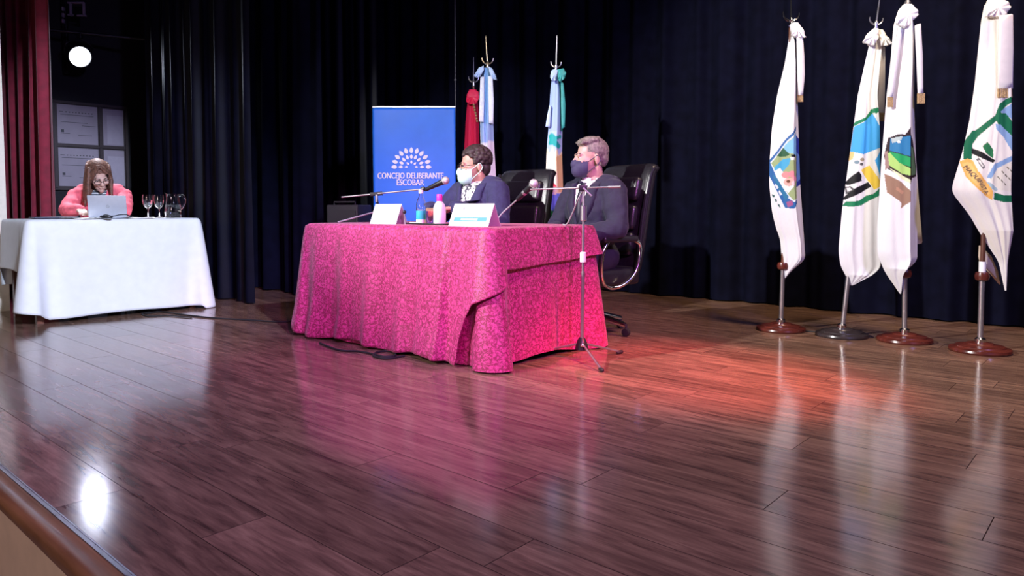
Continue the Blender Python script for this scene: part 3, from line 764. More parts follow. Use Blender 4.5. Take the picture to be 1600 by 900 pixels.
soft('sash', root, b, d, [(1397, 45), (1403, 45), (1398, 90), (1392, 130), (1388, 155), (1381, 155), (1385, 120), (1391, 80)], 0.014, M_FLAGW, -0.05)
fringe(root, b, d, [(1381.5, 153), (1387.5, 169)], -0.05)
soft('sash', root, b, d, [(1418, 45), (1426, 42), (1429, 90), (1430, 150), (1423, 151), (1421, 100)], 0.014, M_FLAGW, -0.085)
fringe(root, b, d, [(1423, 149), (1432, 165)], -0.085)
soft('back_fold', root, b, d, [(1426, 180), (1431, 182), (1436, 240), (1441, 310), (1447, 381), (1434, 383), (1430, 300)], 0.02, M_FLAGW, 0.05)

# ---- flag with laurel wreath, rightmost
b = fl(1531, 549); root = thing('flag', b, 'cream flag with green laurel and orange lettered ribbon, rightmost of all', 'flag', 0, 'white flags on stands'); d = b.y
top = at(1548, -6, d)-b
stand(root, d, None, top, (at(1533, 431, d)-b).z, M_REDWOOD, M_LEGWOOD, white_cap=True)
finial(root, top, d, 1.0, M_STEEL, Vector((0.02, 0, 1)), 0.22)
G = (0.008, 0.135, 0.06); LB = (0.22, 0.36, 0.58); OR = (0.80, 0.43, 0.11)
paint = [P([(1532, 278), (1543, 262), (1571, 246), (1571, 302), (1545, 297)], (0.74, 0.71, 0.60)),
         P([(1504, 249), (1506, 222), (1517, 204), (1520, 205), (1537, 187), (1542, 183), (1547, 165), (1556, 158), (1569, 152), (1571, 160), (1560, 166), (1552, 174), (1543, 192), (1537, 198), (1524, 212), (1516, 226), (1514, 249)], G),
         P([(1548, 178), (1553, 173), (1571, 160), (1571, 200), (1560, 186)], LB),
         P([(1543, 190), (1549, 180), (1556, 180), (1571, 204), (1571, 224), (1556, 206), (1545, 197)], G),
         P([(1542, 196), (1548, 197), (1558, 208), (1571, 226), (1571, 240), (1564, 239), (1553, 217), (1543, 205)], LB),
         P([(1530, 278), (1539, 258), (1560, 247), (1571, 242), (1571, 249), (1544, 264), (1535, 280)], LB),
         P([(1529, 284), (1535, 287), (1544, 296), (1542, 300), (1531, 293)], (0.35, 0.48, 0.52)),
         P([(1515, 232), (1522, 236), (1541, 252), (1538, 256), (1524, 248), (1514, 240)], BK),
         P([(1526, 230), (1532, 223), (1539, 236), (1538, 249), (1530, 241)], (0.02, 0.16, 0.06)),
         P([(1518, 250), (1521, 247), (1528, 262), (1525, 266)], (0.15, 0.15, 0.15)), P([(1520, 252), (1522, 251), (1526, 260), (1525, 262)], (0.75, 0.72, 0.66)),
         P([(1499, 252), (1509, 248), (1515, 251), (1519, 268), (1529, 284), (1537, 299), (1537, 313), (1528, 306), (1516, 294), (1505, 276)], OR),
         P([(1502, 256), (1509, 253), (1513, 256), (1517, 270), (1527, 287), (1533, 299), (1533, 306), (1519, 293), (1508, 276)], (0.84, 0.52, 0.17)),
         P([(1539, 301), (1551, 305), (1571, 306), (1571, 316), (1552, 316), (1538, 312)], G)]
for (x0, y0) in ((1543, 277), (1549, 269), (1556, 262), (1563, 257)):
    for k in range(3):
        x = x0+k*4.5; y = y0+k*5.0
        if x < 1568: paint.append(P([(x, y), (x+1.2, y-0.8), (x+4.0, y+3.0), (x+3.0, y+4.2)], (0.10, 0.09, 0.06)))
L_ = [(8, 1538), (32, 1533), (80, 1528), (130, 1523), (189, 1514.5), (240, 1503), (291, 1487.5), (302, 1488), (335, 1514), (361, 1529), (386, 1545), (408, 1560), (454, 1570)]
R_ = [(8, 1558), (32, 1566), (130, 1567), (240, 1570), (340, 1570.5), (454, 1572)]
fo, surf = flag_cloth('flag_cloth', b, d, L_, R_, [(0, 0.0), (0.2, 0.32), (0.4, 0.62), (0.50, 0.68), (0.58, 0.86), (0.92, 0.92), (1, 0.15)], paint, (0.80, 0.76, 0.70), 0.10, seed=4); fo.parent = root
# lettering along the ribbon
Vt, Ft = text_geo('MAQUINISTA', 1.0)
mb = MB(); ang = math.atan2(300-257, 1531-1506); ux, uy = math.cos(ang), math.sin(ang); W_ = max(v_[0] for v_ in Vt)*2
sc = 50.0/W_
def on_ribbon(v_):
    lx = v_[0]*sc; ly = (v_[1]-0.33)*8.5
    px = 1516.5+ux*lx+uy*ly+1.5*math.cos(lx/50*math.pi); py = 281+uy*lx-ux*ly
    return surf(px, py, 0.005)
mb.add([on_ribbon(v_) for v_ in Vt], Ft)
mb.build('lettering', M_DARKPRINT, fo, False)
soft('bow', root, b, d, [(1530, 30), (1534, 10), (1540, 0), (1556, 0), (1566, 5), (1570, 14), (1562, 26), (1548, 32), (1538, 30)], 0.04, mat('cream_satin', (0.80, 0.76, 0.70), 0.55, var=0.03), -0.03)
soft('sash', root, b, d, [(1546, 30), (1566, 28), (1567, 80), (1566, 143), (1544, 143), (1544, 90)], 0.014, MATS['cream_satin'], -0.085)
fringe(root, b, d, [(1545, 142), (1564, 156)], -0.085)
soft('back_fold', root, b, d, [(1539, 384), (1556, 400), (1567, 425), (1571, 446), (1556, 428), (1542, 416), (1538, 402)], 0.018, mat('cream_lining', (0.60, 0.48, 0.38), 0.6, var=0.04), 0.05)

# ---- three flags behind the long table
def back_flag(px, d, topy, label):
    b = Vector((at(px, 330, d).x, d, 0)); r_ = thing('flag', b, label, 'flag', 0, 'flags behind the long table')
    tp = at(px, topy, d)-b
    stand(r_, d, None, tp, 0.62, M_REDWOOD, M_LEGWOOD)
    return b, r_, tp
b, root, tp = back_flag(740, 7.27, 133, 'plain red flag half hidden behind the light blue and white one'); d = 7.27
finial(root, tp, d, 0.9, M_STEEL, Vector((0, 0, 1)), 0.24)
RD = (0.80, 0.020, 0.085)
fo, surf = flag_cloth('flag_cloth', b, d, [(140, 733), (170, 729), (220, 726), (290, 722), (350, 722), (400, 728)], [(140, 745), (170, 748), (220, 749), (290, 752), (350, 752), (400, 748)], [(0, 0), (0.3, 0.7), (0.5, 0.4), (0.75, 0.9), (1, 0)], [], RD, 0.08, nt=40, nz=90, seed=5); fo.parent = root
soft('bow', root, b, d, [(730, 150), (733, 143), (741, 141), (748, 145), (749, 156), (744, 165), (734, 165), (729, 160)], 0.04, mat('red_satin', RD, 0.5, var=0.1), -0.05)
mb = MB()
for k in range(7):
    mb.ball(at(741+k*0.9, 166+k*4.2, d)+Vector((0, -0.10, 0))-b, 0.012, 8, 6)
mb.build('cord_tassel', M_FRINGE, root)
b, root, tp = back_flag(762, 6.5, 105, 'light blue and white striped flag next to the banner'); d = 6.5
finial(root, tp, d, 0.9, M_BRASS, Vector((-0.06, 0, 1)), 0.24)
SK = (0.26, 0.48, 0.78)
paint = [P([(745, 100), (755, 100), (752, 230), (745, 230)], (0.74, 0.76, 0.82)), P([(752, 120), (761, 105), (760, 200), (752, 200)], SK), P([(766, 110), (770, 110), (771, 195), (766, 195)], (0.82, 0.82, 0.84)),
         P([(750, 195), (772, 195), (771, 222), (752, 222)], (0.36, 0.52, 0.80)), P([(750, 224), (775, 220), (778, 290), (752, 290)], (0.80, 0.80, 0.82)), P([(752, 290), (780, 290), (780, 400), (752, 400)], SK)]
fo, surf = flag_cloth('flag_cloth', b, d, [(106, 756), (125, 752), (190, 750), (270, 752), (350, 752), (400, 758)], [(106, 764), (125, 769), (190, 771), (230, 772), (270, 775), (350, 776), (400, 772)], [(0, 0), (0.25, 0.6), (0.42, 0.3), (0.55, 0.9), (0.8, 0.5), (1, 0)], paint, SK, 0.09, nt=44, nz=110, seed=6); fo.parent = root
sk = mat('sky_satin', (0.46, 0.60, 0.84), 0.5, var=0.12)
soft('bow', root, b, d, [(741, 121), (748, 108), (756, 104), (757, 110), (751, 122), (745, 124)], 0.03, sk, -0.04)
soft('bow', root, b, d, [(763, 105), (769, 108), (774, 118), (777, 128), (771, 126), (765, 116)], 0.03, sk, -0.04)
soft('sash', root, b, d, [(751, 122), (757, 121), (757, 160), (756, 192), (749, 191), (750, 150)], 0.012, mat('white_sky_satin', (0.70, 0.74, 0.84), 0.5, var=0.1), -0.05)
soft('sash', root, b, d, [(763, 121), (770, 121), (772, 160), (771, 194), (764, 194)], 0.012, MATS['white_sky_satin'], -0.06)
b, root, tp = back_flag(869, 6.2, 110, 'blue, green and yellow sun flag between the two leather chairs'); d = 6.2
finial(root, tp, d, 0.8, M_STEEL, Vector((0.02, 0, 1)), 0.26)
TEAL = (0.04, 0.34, 0.33); LV = (0.36, 0.48, 0.82)
paint = [P([(872, 100), (885, 100), (885, 205), (876, 205)], TEAL), P([(850, 205), (885, 205), (885, 245), (850, 245)], (0.42, 0.55, 0.85)),
         P([(857, 212), (862, 208), (868, 214), (877, 211), (877, 216), (869, 220), (876, 228), (873, 234), (864, 228), (857, 226), (858, 219)], (0.02, 0.38, 0.37)),
         P([(848, 240), (856, 232), (858, 240), (863, 231), (866, 240), (870, 233), (873, 243), (878, 236), (880, 262), (879, 304), (850, 304), (850, 270)], (0.88, 0.80, 0.52)),
         P([(850, 240), (866, 244), (868, 300), (850, 290)], (0.88, 0.84, 0.72)), P([(868, 246), (880, 240), (880, 300), (872, 300)], (0.72, 0.52, 0.24)),
         P([(848, 262), (853, 268), (869, 292), (860, 294), (848, 282)], (0.55, 0.03, 0.06)),
         P([(850, 300), (866, 300), (862, 330), (850, 330)], (0.80, 0.82, 0.90)), P([(862, 304), (882, 302), (882, 342), (858, 326)], (0.16, 0.26, 0.74)),
         P([(848, 332), (856, 326), (868, 332), (874, 340), (884, 344), (884, 400), (848, 400)], (0.02, 0.18, 0.05))]
fo, surf = flag_cloth('flag_cloth', b, d, [(112, 864), (140, 860), (200, 857), (235, 854), (300, 852), (355, 850), (400, 854)], [(112, 873), (140, 879), (200, 879), (235, 878), (300, 880), (355, 883), (400, 880)], [(0, 0), (0.3, 0.7), (0.6, 0.85), (0.75, 0.6), (1, 0)], paint, LV, 0.09, nt=48, nz=150, seed=7); fo.parent = root
soft('bow', root, b, d, [(861, 112), (866, 109), (871, 112), (868, 128), (862, 130), (859, 122)], 0.03, sk, -0.04)
soft('bow', root, b, d, [(870, 110), (880, 108), (884, 115), (882, 124), (875, 131), (871, 126)], 0.035, mat('teal_satin', TEAL, 0.5, var=0.15), -0.03)
soft('sash', root, b, d, [(876, 128), (880, 132), (883, 165), (882, 200), (877, 203), (876, 165)], 0.014, MATS['teal_satin'], -0.05)
soft('sash', root, b, d, [(858, 165), (861, 168), (859, 200), (852, 199), (854, 185)], 0.012, sk, -0.04)
# ================================================================== BANNER
BD = 7.0
bl = at(582, 168, BD); br_ = at(711.5, 167, BD); BW = br_.x-bl.x; BTOP = bl.z
bc = Vector(((bl.x+br_.x)/2, BD, 0))
root = thing('rollup_banner', bc, 'blue roll-up banner with white leaf emblem and lettering behind the long table', 'banner')
def ban_y(x, z):
    f = (z-0.1)/(BTOP-0.1)
    return -0.006*math.sin(x*9+z*2.5)-0.004*math.sin(x*5-z*6)
mbb = MB()
mbb.grid(lambda a, c: Vector((-BW/2+BW*a, ban_y(-BW/2+BW*a, 0.08+(BTOP-0.08)*c), 0.08+(BTOP-0.08)*c)), 40, 60)
panel = mbb.build('panel', mat('banner_blue', (0.012, 0.17, 0.82), 0.5, var=0.06, scale=5), root)
md = panel.modifiers.new('thickness', 'SOLIDIFY'); md.thickness = 0.003; md.offset = 1
MB().rbox((0, 0.004, BTOP+0.004), (BW+0.006, 0.018, 0.018), 0.004).build('top_rail', M_STEEL, root)
MB().rbox((0, 0.0, 0.045), (BW+0.03, 0.16, 0.08), 0.02).build('base', M_STEEL, root)
MB().tube([(0, 0.05, 0.08), (0, 0.012, BTOP)], 0.008, 8).build('support_pole', M_STEEL, root)
M_BWHITE = mat('banner_white', (0.82, 0.86, 0.86), 0.55, var=0.02)
def on_banner(px, py, lift=0.012):
    p = at(px, py, BD)-bc; p.y = ban_y(p.x, p.z)-lift; return p
mb = MB()
def leaf(mb, ox, oy, ang, L, Wd):
    d_ = (math.cos(ang), -math.sin(ang)); n_ = (d_[1], -d_[0])
    pts = [(-.5, 0), (-.42, .5), (-.22, .85), (.0, .9), (.25, .6), (.5, 0), (.25, -.6), (.0, -.9), (-.22, -.85), (-.42, -.5)]
    P_ = [on_banner(ox+d_[0]*L*a+n_[0]*Wd*.5*c_, oy+d_[1]*L*a+n_[1]*Wd*.5*c_) for a, c_ in pts]
    mb.add(P_, [tuple(range(len(P_)))])
for n_, rr, L, Wd in ((11, 27.0, 9.6, 6.6), (9, 16.8, 7.4, 4.9), (5, 8.0, 5.4, 3.6)):
    for k in range(n_):
        a = math.pi*k/(n_-1)
        leaf(mb, 643+rr*math.cos(a), 261-rr*0.98*math.sin(a), a, L, Wd)
mb.build('leaf_emblem', M_BWHITE, panel, False)
for body, x0, x1, yb, hh in (('CONCEJO DELIBERANTE', 590.5, 693, 279, 9.2), ('ESCOBAR', 620.5, 662.5, 289.5, 9.2)):
    Vt, Ft = text_geo(body, 1.0); xs = [v_[0] for v_ in Vt]; mn, mx = min(xs), max(xs); ym = max(v_[1] for v_ in Vt)
    mb = MB()
    for dx, dyy in ((0, 0), (0.35, 0.0), (-0.35, 0)):
        mb.add([on_banner(x0+(v_[0]-mn)/(mx-mn)*(x1-x0)+dx, yb-v_[1]/ym*hh+dyy, 0.012+abs(dx)*0.0005) for v_ in Vt], Ft)
    mb.build('lettering', M_BWHITE, panel, False)
# cord hanging beside the banner
p0 = at(711.5, 166, BD+0.25); p0.z = 0.02+1.6; top_ = p0.copy(); top_.z = 4.8
o = MB().tube([p0, top_], 0.003, 6).ball((p0.x, p0.y, at(711, 125, BD+0.25).z), 0.012, 8, 6).build('hanging_cord', mat('grey_cord', (0.16, 0.16, 0.18), 0.6))
tag(o, 'thin grey cord hanging above the right corner of the blue banner', 'cord')

# ================================================================== PEOPLE
class Prims:
    def __init__(s): s.p = []
    def e(s, c, r, M=None): s.p.append(('e', Vector(c), Vector(r), M or Matrix.Identity(3))); return s
    def c(s, p0, r0, p1, r1): s.p.append(('c', Vector(p0), r0, Vector(p1), r1)); return s
    def join(s, o): s.p += o.p; return s
    def xf(s, M, t):          # rotate about origin, then move
        out = Prims(); t = Vector(t)
        for q in s.p:
            if q[0] == 'e': out.p.append(('e', M @ q[1]+t, q[2], M @ q[3]))
            else: out.p.append(('c', M @ q[1]+t, q[2], M @ q[3]+t, q[4]))
        return out
def blob(prims, vox, g=0.0, smooth=4, name='blob'):
    mb = MB()
    for q in prims.p:
        if q[0] == 'e': mb.ball(q[1], q[2]+Vector((g, g, g)), 18, 12, q[3])
        else: mb.capsule(q[1], q[2]+g, q[3], q[4]+g, 14)
    me = mb.mesh(name+'_tmp', False); o = bpy.data.objects.new('tmp', me); COL.objects.link(o)
    m1 = o.modifiers.new('r', 'REMESH'); m1.mode = 'VOXEL'; m1.voxel_size = vox
    m2 = o.modifiers.new('s', 'SMOOTH'); m2.factor = 0.5; m2.iterations = smooth
    dg = bpy.context.evaluated_depsgraph_get(); out = bpy.data.meshes.new_from_object(o.evaluated_get(dg)); out.name = name
    bpy.data.objects.remove(o); bpy.data.meshes.remove(me)
    out.polygons.foreach_set('use_smooth', [True]*len(out.polygons))
    return out
def clip(me, pred):
    bm = bmesh.new(); bm.from_mesh(me)
    dl = [f for f in bm.faces if pred(f.calc_center_median())]
    bmesh.ops.delete(bm, geom=dl, context='FACES')
    for it in range(3):
        bd = [v_ for v_ in bm.verts if v_.is_boundary]
        bmesh.ops.smooth_vert(bm, verts=bd, factor=0.5, use_axis_x=True, use_axis_y=True, use_axis_z=True)
    bm.to_mesh(me); bm.free(); return me
def wrinkle(o, k, size=0.085):
    tx = bpy.data.textures.get('cloth_wrinkle') or bpy.data.textures.new('cloth_wrinkle', 'CLOUDS'); tx.noise_scale = size; tx.noise_depth = 1
    md = o.modifiers.new('wrinkle', 'DISPLACE'); md.texture = tx; md.strength = k; md.mid_level = 0.45; md.texture_coords = 'LOCAL'; return o
def solid(o, th):
    md = o.modifiers.new('thickness', 'SOLIDIFY'); md.thickness = th; md.offset = 0; return o
def hand(pr, wrist, dv, palm_n, thumb_s, curl=25, k=1.0):
    d_ = Vector(dv).normalized(); n_ = Vector(palm_n); n_ = (n_-d_*n_.dot(d_)).normalized(); s_ = d_.cross(n_)*thumb_s
    w_ = Vector(wrist)
    for i in range(4):
        kn = w_+d_*0.085*k+s_*(0.030-0.020*i)*k
        pr.c(w_+s_*(0.016-0.011*i)*k, 0.017*k, kn, 0.0115*k)
        L = (0.070, 0.078, 0.072, 0.056)[i]*k; a = R(curl*0.6); p = kn; r0 = 0.0098*k
        for sg, fr in enumerate((0.45, 0.30, 0.25)):
            dd = d_*math.cos(a)+n_*math.sin(a); q = p+dd*L*fr; pr.c(p, r0, q, r0*0.92); p = q; r0 *= 0.92; a += R(curl)
    b0 = w_+d_*0.022*k+s_*0.026*k; b1 = b0+(d_*0.6+s_*0.7+n_*0.3).normalized()*0.042*k; b2 = b1+(d_*0.9+s_*0.25+n_*0.35).normalized()*0.032*k
    pr.c(b0, 0.015*k, b1, 0.0125*k); pr.c(b1, 0.0115*k, b2, 0.009*k)
def head_prims(female=False):
    h = Prims(); f = 0.94 if female else 1.0
    h.e((0, 0.012, 0.035), (0.076*f, 0.096*f, 0.088*f)).e((0, -0.030, -0.030), (0.062*f, 0.068, 0.083*f)).e((0, -0.045, -0.085), (0.047*f, 0.048, 0.034))
    h.c((-0.034, -0.086, 0.014), 0.013, (0.034, -0.086, 0.014), 0.013).c((0, -0.094, 0.004), 0.009, (0, -0.116, -0.032), 0.012)
    h.e((-0.012, -0.104, -0.037), (0.009, 0.010, 0.008)).e((0.012, -0.104, -0.037), (0.009, 0.010, 0.008))
    h.e((0, -0.094, -0.062), (0.025, 0.012, 0.007)).e((0, -0.092, -0.074), (0.021, 0.012, 0.008)).e((0, -0.082, -0.102), (0.022, 0.02, 0.018))
    h.e((-0.035, -0.070, -0.03), (0.028, 0.026, 0.026)).e((0.035, -0.070, -0.03), (0.028, 0.026, 0.026))
    for sx in (-1, 1): h.e((sx*0.079*f, 0.018, -0.018), (0.010, 0.021, 0.034), Euler((R(12), 0, sx*R(18))).to_matrix())
    return h

def build_person(spec):
    fem = spec.get('female', False)
    HM = Matrix.Rotation(spec['yaw'], 3, 'Z') @ Matrix.Rotation(spec['pitch'], 3, 'X') @ Matrix.Rotation(spec.get('roll', 0), 3, 'Y')
    HC = Vector(spec['head'])
    hp = head_prims(fem).xf(HM, HC)
    inv = HM.inverted()
    hl = lambda p: inv @ (Vector(p)-HC)          # to head frame
    hw = lambda p: HM @ Vector(p)+HC
    T = spec['torso'](); ARM = spec['arms'](); LEG = Prims()
    for sx in (-1, 1):
        LEG.c((sx*0.09, -0.04, 0.49), 0.088, (sx*0.12, -0.44, 0.50), 0.062).c((sx*0.12, -0.44, 0.49), 0.058, (sx*0.12, -0.40, 0.10), 0.042)
    FEET = Prims()
    for sx in (-1, 1): FEET.c((sx*0.12, -0.38, 0.045), 0.042, (sx*0.135, -0.56, 0.033), 0.032)
    NECK = Prims().c(spec['neck0'], 0.058*(0.86 if fem else 1), HC+HM @ Vector((0, 0.022, -0.07)), 0.053*(0.86 if fem else 1))
    HANDS = Prims()
    for a in spec['hands']: hand(HANDS, *a[:4], curl=a[4], k=0.9 if fem else 1.0)
    body = Prims().join(hp).join(T).join(ARM).join(LEG).join(FEET).join(NECK).join(HANDS)
    me = blob(body, 0.0058, 0, 3, 'person'); o = mobj('person', me, spec['skin'])
    o.location = spec['loc']; o.rotation_euler = (0, 0, spec['rz']); k = spec['scale']; o.scale = (k, k, k)
    tag(o, spec['label'], 'person')
    # eyes
    for sx in (-1, 1):
        c = hw((sx*0.031, -0.0785, -0.004)); e_ = MB().ball(c, 0.0115, 12, 8).build('eye', mat('eye_white', (0.55, 0.52, 0.50), 0.25, var=0.02), o)
        MB().ball(hw((sx*0.031, -0.0875, -0.004)), (0.006, 0.005, 0.006), 10, 6, HM).build('iris', mat('eye_iris', (0.05, 0.03, 0.02), 0.2), e_)
        MB().capsule(hw((sx*0.016, -0.100, 0.018)), 0.0045, hw((sx*0.050, -0.086, 0.020)), 0.003, 8).build('eyebrow', spec['brow'], o)
    # trousers and shoes
    mobj('trousers', blob(Prims().join(LEG).e((0, 0.0, 0.50), (0.175, 0.14, 0.12)), 0.012, 0.014, 3, 'trousers'), spec['trousers'], o)
    for sx in (-1, 1):
        sh = Prims().c((sx*0.12, -0.375, 0.048), 0.047, (sx*0.137, -0.575, 0.036), 0.036)
        mobj('shoe', clip(blob(sh, 0.008, 0.004, 3, 'shoe'), lambda p: False), M_BLACKPL, o)
    return o, hl, hw, T, ARM, HM, HC, hp, NECK

def suit_torso():
    return (Prims().e((0, 0.0, 0.50), (0.165, 0.125, 0.11)).e((0, -0.012, 0.64), (0.152, 0.118, 0.15)).e((0, -0.005, 0.80), (0.172, 0.118, 0.16))
            .c((-0.135, 0.012, 0.915), 0.068, (0.135, 0.012, 0.915), 0.068).e((0, 0.0, 0.90), (0.145, 0.10, 0.085)))
def suit_arms(pts, fat=1.0):
    A_ = Prims()
    for sh, el, wr in pts: A_.c(sh, 0.060*fat, el, 0.047*fat).c(el, 0.046*fat, wr, 0.031)
    return A_
def dress_suit(o, T, ARM, spec, NECK, HM, HC, shirt_m, jacket_m, armpts, tie_m=None):
    # shirt
    sh = blob(Prims().join(T), 0.011, 0.006, 4, 'shirt'); mobj('shirt', sh, shirt_m, o)
    col = MB()
    n0 = Vector(spec['neck0']); nd = (HC+HM @ Vector((0, 0.022, -0.07))-n0).normalized()
    Mx = nd.to_track_quat('Z', 'Y').to_matrix()
    ring = []
    nseg = 40
    for j, (rr, zz) in enumerate(((0.090, -0.006), (0.078, 0.022), (0.066, 0.052), (0.069, 0.054), (0.083, 0.022), (0.095, -0.010))):
        for k in range(nseg):
            a = math.pi*2*(k/(nseg-1))*0.93-math.pi/2+math.pi*0.07
            ring.append(n0+Mx @ Vector((rr*math.cos(a)*0.97, rr*math.sin(a)*0.93, zz-0.012*max(0, -math.sin(a)))))
    F = [(j*nseg+k, j*nseg+k+1, (j+1)*nseg+k+1, (j+1)*nseg+k) for j in range(5) for k in range(nseg-1)]
    col.add(ring, F); col.build('collar', shirt_m if not spec.get('collar') else spec['collar'], o)
    # jacket: torso, shoulders, sleeves, open V at the chest
    JP = Prims().join(T).join(ARM)
    for s_, e_, w_ in armpts: JP.c(s_, 0.068, (Vector(s_)*0.5+Vector(e_)*0.5), 0.058)
    JP.c((-0.12, 0.03, 0.945), 0.055, (0.12, 0.03, 0.945), 0.055)
    j = blob(JP, 0.008, 0.016, 5, 'jacket')
    bv = BVHTree.FromPolygons([v_.co.copy() for v_ in j.vertices], [tuple(p.vertices) for p in j.polygons])
    def surf(x, z, lift=0.006):
        h = bv.ray_cast(Vector((x, -0.8, z)), Vector((0, 1, 0)))
        return (h[0] if h[0] else Vector((x, -0.1, z)))+Vector((0, -lift, 0))
    VZ = spec.get('vz', 0.66)
    def vw(z): return max(0, (z-VZ))*0.27
    nk = Vector(spec['neck0'])
    j = clip(j, lambda p: (p.y < -0.0 and z_ok(p, VZ) and abs(p.x) < vw(p.z)) or ((p-nk).xy.length < 0.086 and p.z > 0.93))
    jo = wrinkle(solid(mobj('jacket', j, jacket_m, o), 0.007), 0.022)
    for sx in (-1, 1):
        mb = MB(); P_ = []; F = []; n = 14
        for i in range(n):
            z = VZ+(0.965-VZ)*i/(n-1); f = i/(n-1)
            xi = vw(z)+0.001; wdt = 0.012+0.060*math.sin(math.pi*min(1, f*0.9+0.08))**0.8
            if f > 0.72: wdt = 0.052
            for q in range(5):
                x = xi+wdt*q/4; P_.append(surf(sx*x, min(z, 0.97), 0.006+0.006*math.sin(math.pi*q/4)))
        for i in range(n-1):
            for q in range(4): F.append((i*5+q, i*5+q+1, (i+1)*5+q+1, (i+1)*5+q))
        mb.add(P_, F); solid(mb.build('lapel', jacket_m, jo, True, 70), 0.005)
    # jacket collar round the back of the neck
    cb = []; 
    for k in range(25):
        a = R(-35)+R(250)*k/24
        cb.append(n0+Mx @ Vector((0.088*math.cos(a), 0.088*math.sin(a), 0.008)))
    MB().tube(cb, 0.012, 8).build('jacket_collar', jacket_m, jo)
    # cuffs
    for (s_, e_, w_) in armpts:
        dv = (Vector(w_)-Vector(e_)).normalized(); MB().tube([Vector(w_)-dv*0.03, Vector(w_)+dv*0.022], 0.036, 14).build('cuff', shirt_m, o)
    if tie_m:
        tb = BVHTree.FromPolygons([v_.co.copy() for v_ in sh.vertices], [tuple(p.vertices) for p in sh.polygons])
        P_ = []; F = []
        zs = [0.965, 0.945, 0.93, 0.85, 0.78, 0.70]; ws = [0.020, 0.016, 0.014, 0.022, 0.027, 0.03]
        for z, wv in zip(zs, ws):
            for q in (-1, 0, 1):
                h = tb.ray_cast(Vector((q*wv, -0.8, z)), Vector((0, 1, 0))); P_.append((h[0] if h[0] else Vector((q*wv, -0.1, z)))+Vector((0, -0.008 if q else -0.013, 0)))
        for i in range(len(zs)-1):
            for q in range(2): F.append((i*3+q, i*3+q+1, (i+1)*3+q+1, (i+1)*3+q))
        solid(MB().add(P_, F).build('necktie', tie_m, o), 0.004)
    return jo
def z_ok(p, VZ): return VZ < p.z < 0.99
def face_mask(o, hl, hw, HM, HC, m):
    pr = Prims().e((0, -0.046, -0.062), (0.064, 0.064, 0.056)).c((0, -0.094, -0.012), 0.014, (0, -0.100, -0.042), 0.024).e((0, -0.072, -0.080), (0.044, 0.046, 0.042)).e((0, -0.06, -0.03), (0.055, 0.05, 0.02))
    me = blob(pr.xf(HM, HC), 0.005, 0.008, 4, 'face_mask')
    def pred(p):
        q = hl(p); return q.y > -0.038 or q.z > -0.016-0.25*max(0, abs(q.x)-0.02) or q.z < -0.128
    fm = solid(mobj('face_mask', clip(me, pred), m, o), 0.003)
    for sx in (-1, 1):
        for z0, z1 in ((-0.030, 0.010), (-0.095, -0.045)):
            MB().tube(spline([hw((sx*0.062, -0.040, z0)), hw((sx*0.078, -0.012, (z0+z1)/2)), hw((sx*0.089, 0.018, z1)), hw((sx*0.086, 0.036, -0.018))], 5), 0.0022, 6).build('ear_loop', m, fm)
    return fm
def spectacles(o, hw, m):
    g = MB()
    for sx in (-1, 1):
        ring = [hw((sx*0.033+0.026*math.cos(a), -0.108-0.006*math.cos(a)*0, -0.006+0.019*math.sin(a))) for a in [2*math.pi*k/20 for k in range(20)]]
        g.tube(ring, 0.0025, 6, closed=True)
        g.tube([hw((sx*0.059, -0.107, -0.002)), hw((sx*0.079, -0.06, 0.0)), hw((sx*0.086, 0.02, 0.002))], 0.0022, 6)
    g.tube([hw((-0.008, -0.112, 0.0)), hw((0.008, -0.112, 0.0))], 0.0022, 6)
    g.build('glasses', m, o)
def hair_mat(name, c, var=0.45):
    return mat(name, c, 0.62, var=var, scale=70, bump=0.6)
M_SKIN1 = mat('skin_tan', (0.50, 0.27, 0.20), 0.5, var=0.06, scale=20)
M_SKIN2 = mat('skin_fair', (0.58, 0.36, 0.29), 0.5, var=0.06, scale=20)
M_NAVY = mat('navy_wool', (0.024, 0.023, 0.085), 0.8, var=0.15, scale=60, bump=0.2, sheen=0.08)
M_CHARC = mat('charcoal_wool', (0.013, 0.012, 0.036), 0.8, var=0.15, scale=60, bump=0.2, sheen=0.08)
M_TROUS = mat('dark_trousers', (0.015, 0.015, 0.03), 0.8)
def patterned(name, a, b_, sc=26, cut=0.5):
    m = mat(name, a, 0.7, scale=sc); r = [n for n in m.node_tree.nodes if n.type == 'VALTORGB'][0]
    e = r.color_ramp.elements; e[0].color = (*a, 1); e[1].color = (*b_, 1); e[0].position = cut-0.03; e[1].position = cut+0.03
    return m
M_PSHIRT = patterned('black_white_print_shirt', (0.04, 0.04, 0.06), (0.80, 0.80, 0.80), 42, 0.46)

# ---- man with the white mask and navy jacket
ap = [((-0.175, 0.008, 0.900), (-0.295, -0.12, 0.71), (-0.13, -0.335, 0.785)), ((0.175, 0.008, 0.900), (0.295, -0.10, 0.70), (0.12, -0.345, 0.795))]
spec = dict(loc=S(*MAN1), rz=Z_ROT+R(2), scale=1.08, yaw=R(-34), pitch=R(4), head=(0.0, -0.035, 1.090), neck0=(0, 0.012, 0.965), torso=suit_torso, arms=lambda: suit_arms(ap),
            hands=[(ap[0][2], (0.75, -0.62, -0.1), (0, 0, -1), 1, 14), (ap[1][2], (-0.75, -0.62, -0.1), (0, 0, -1), -1, 14)], skin=M_SKIN1, brow=mat('dark_brow', (0.02, 0.012, 0.01), 0.6), trousers=M_TROUS, vz=0.66,
            collar=mat('white_collar', (0.78, 0.78, 0.80), 0.7, var=0.03),
            label='man with dark curly hair, white mask and navy jacket seated behind the lettered name card')
o, hl, hw, T, ARM, HM, HC, hp, NECK = build_person(spec)
dress_suit(o, T, ARM, spec, NECK, HM, HC, M_PSHIRT, M_NAVY, ap)
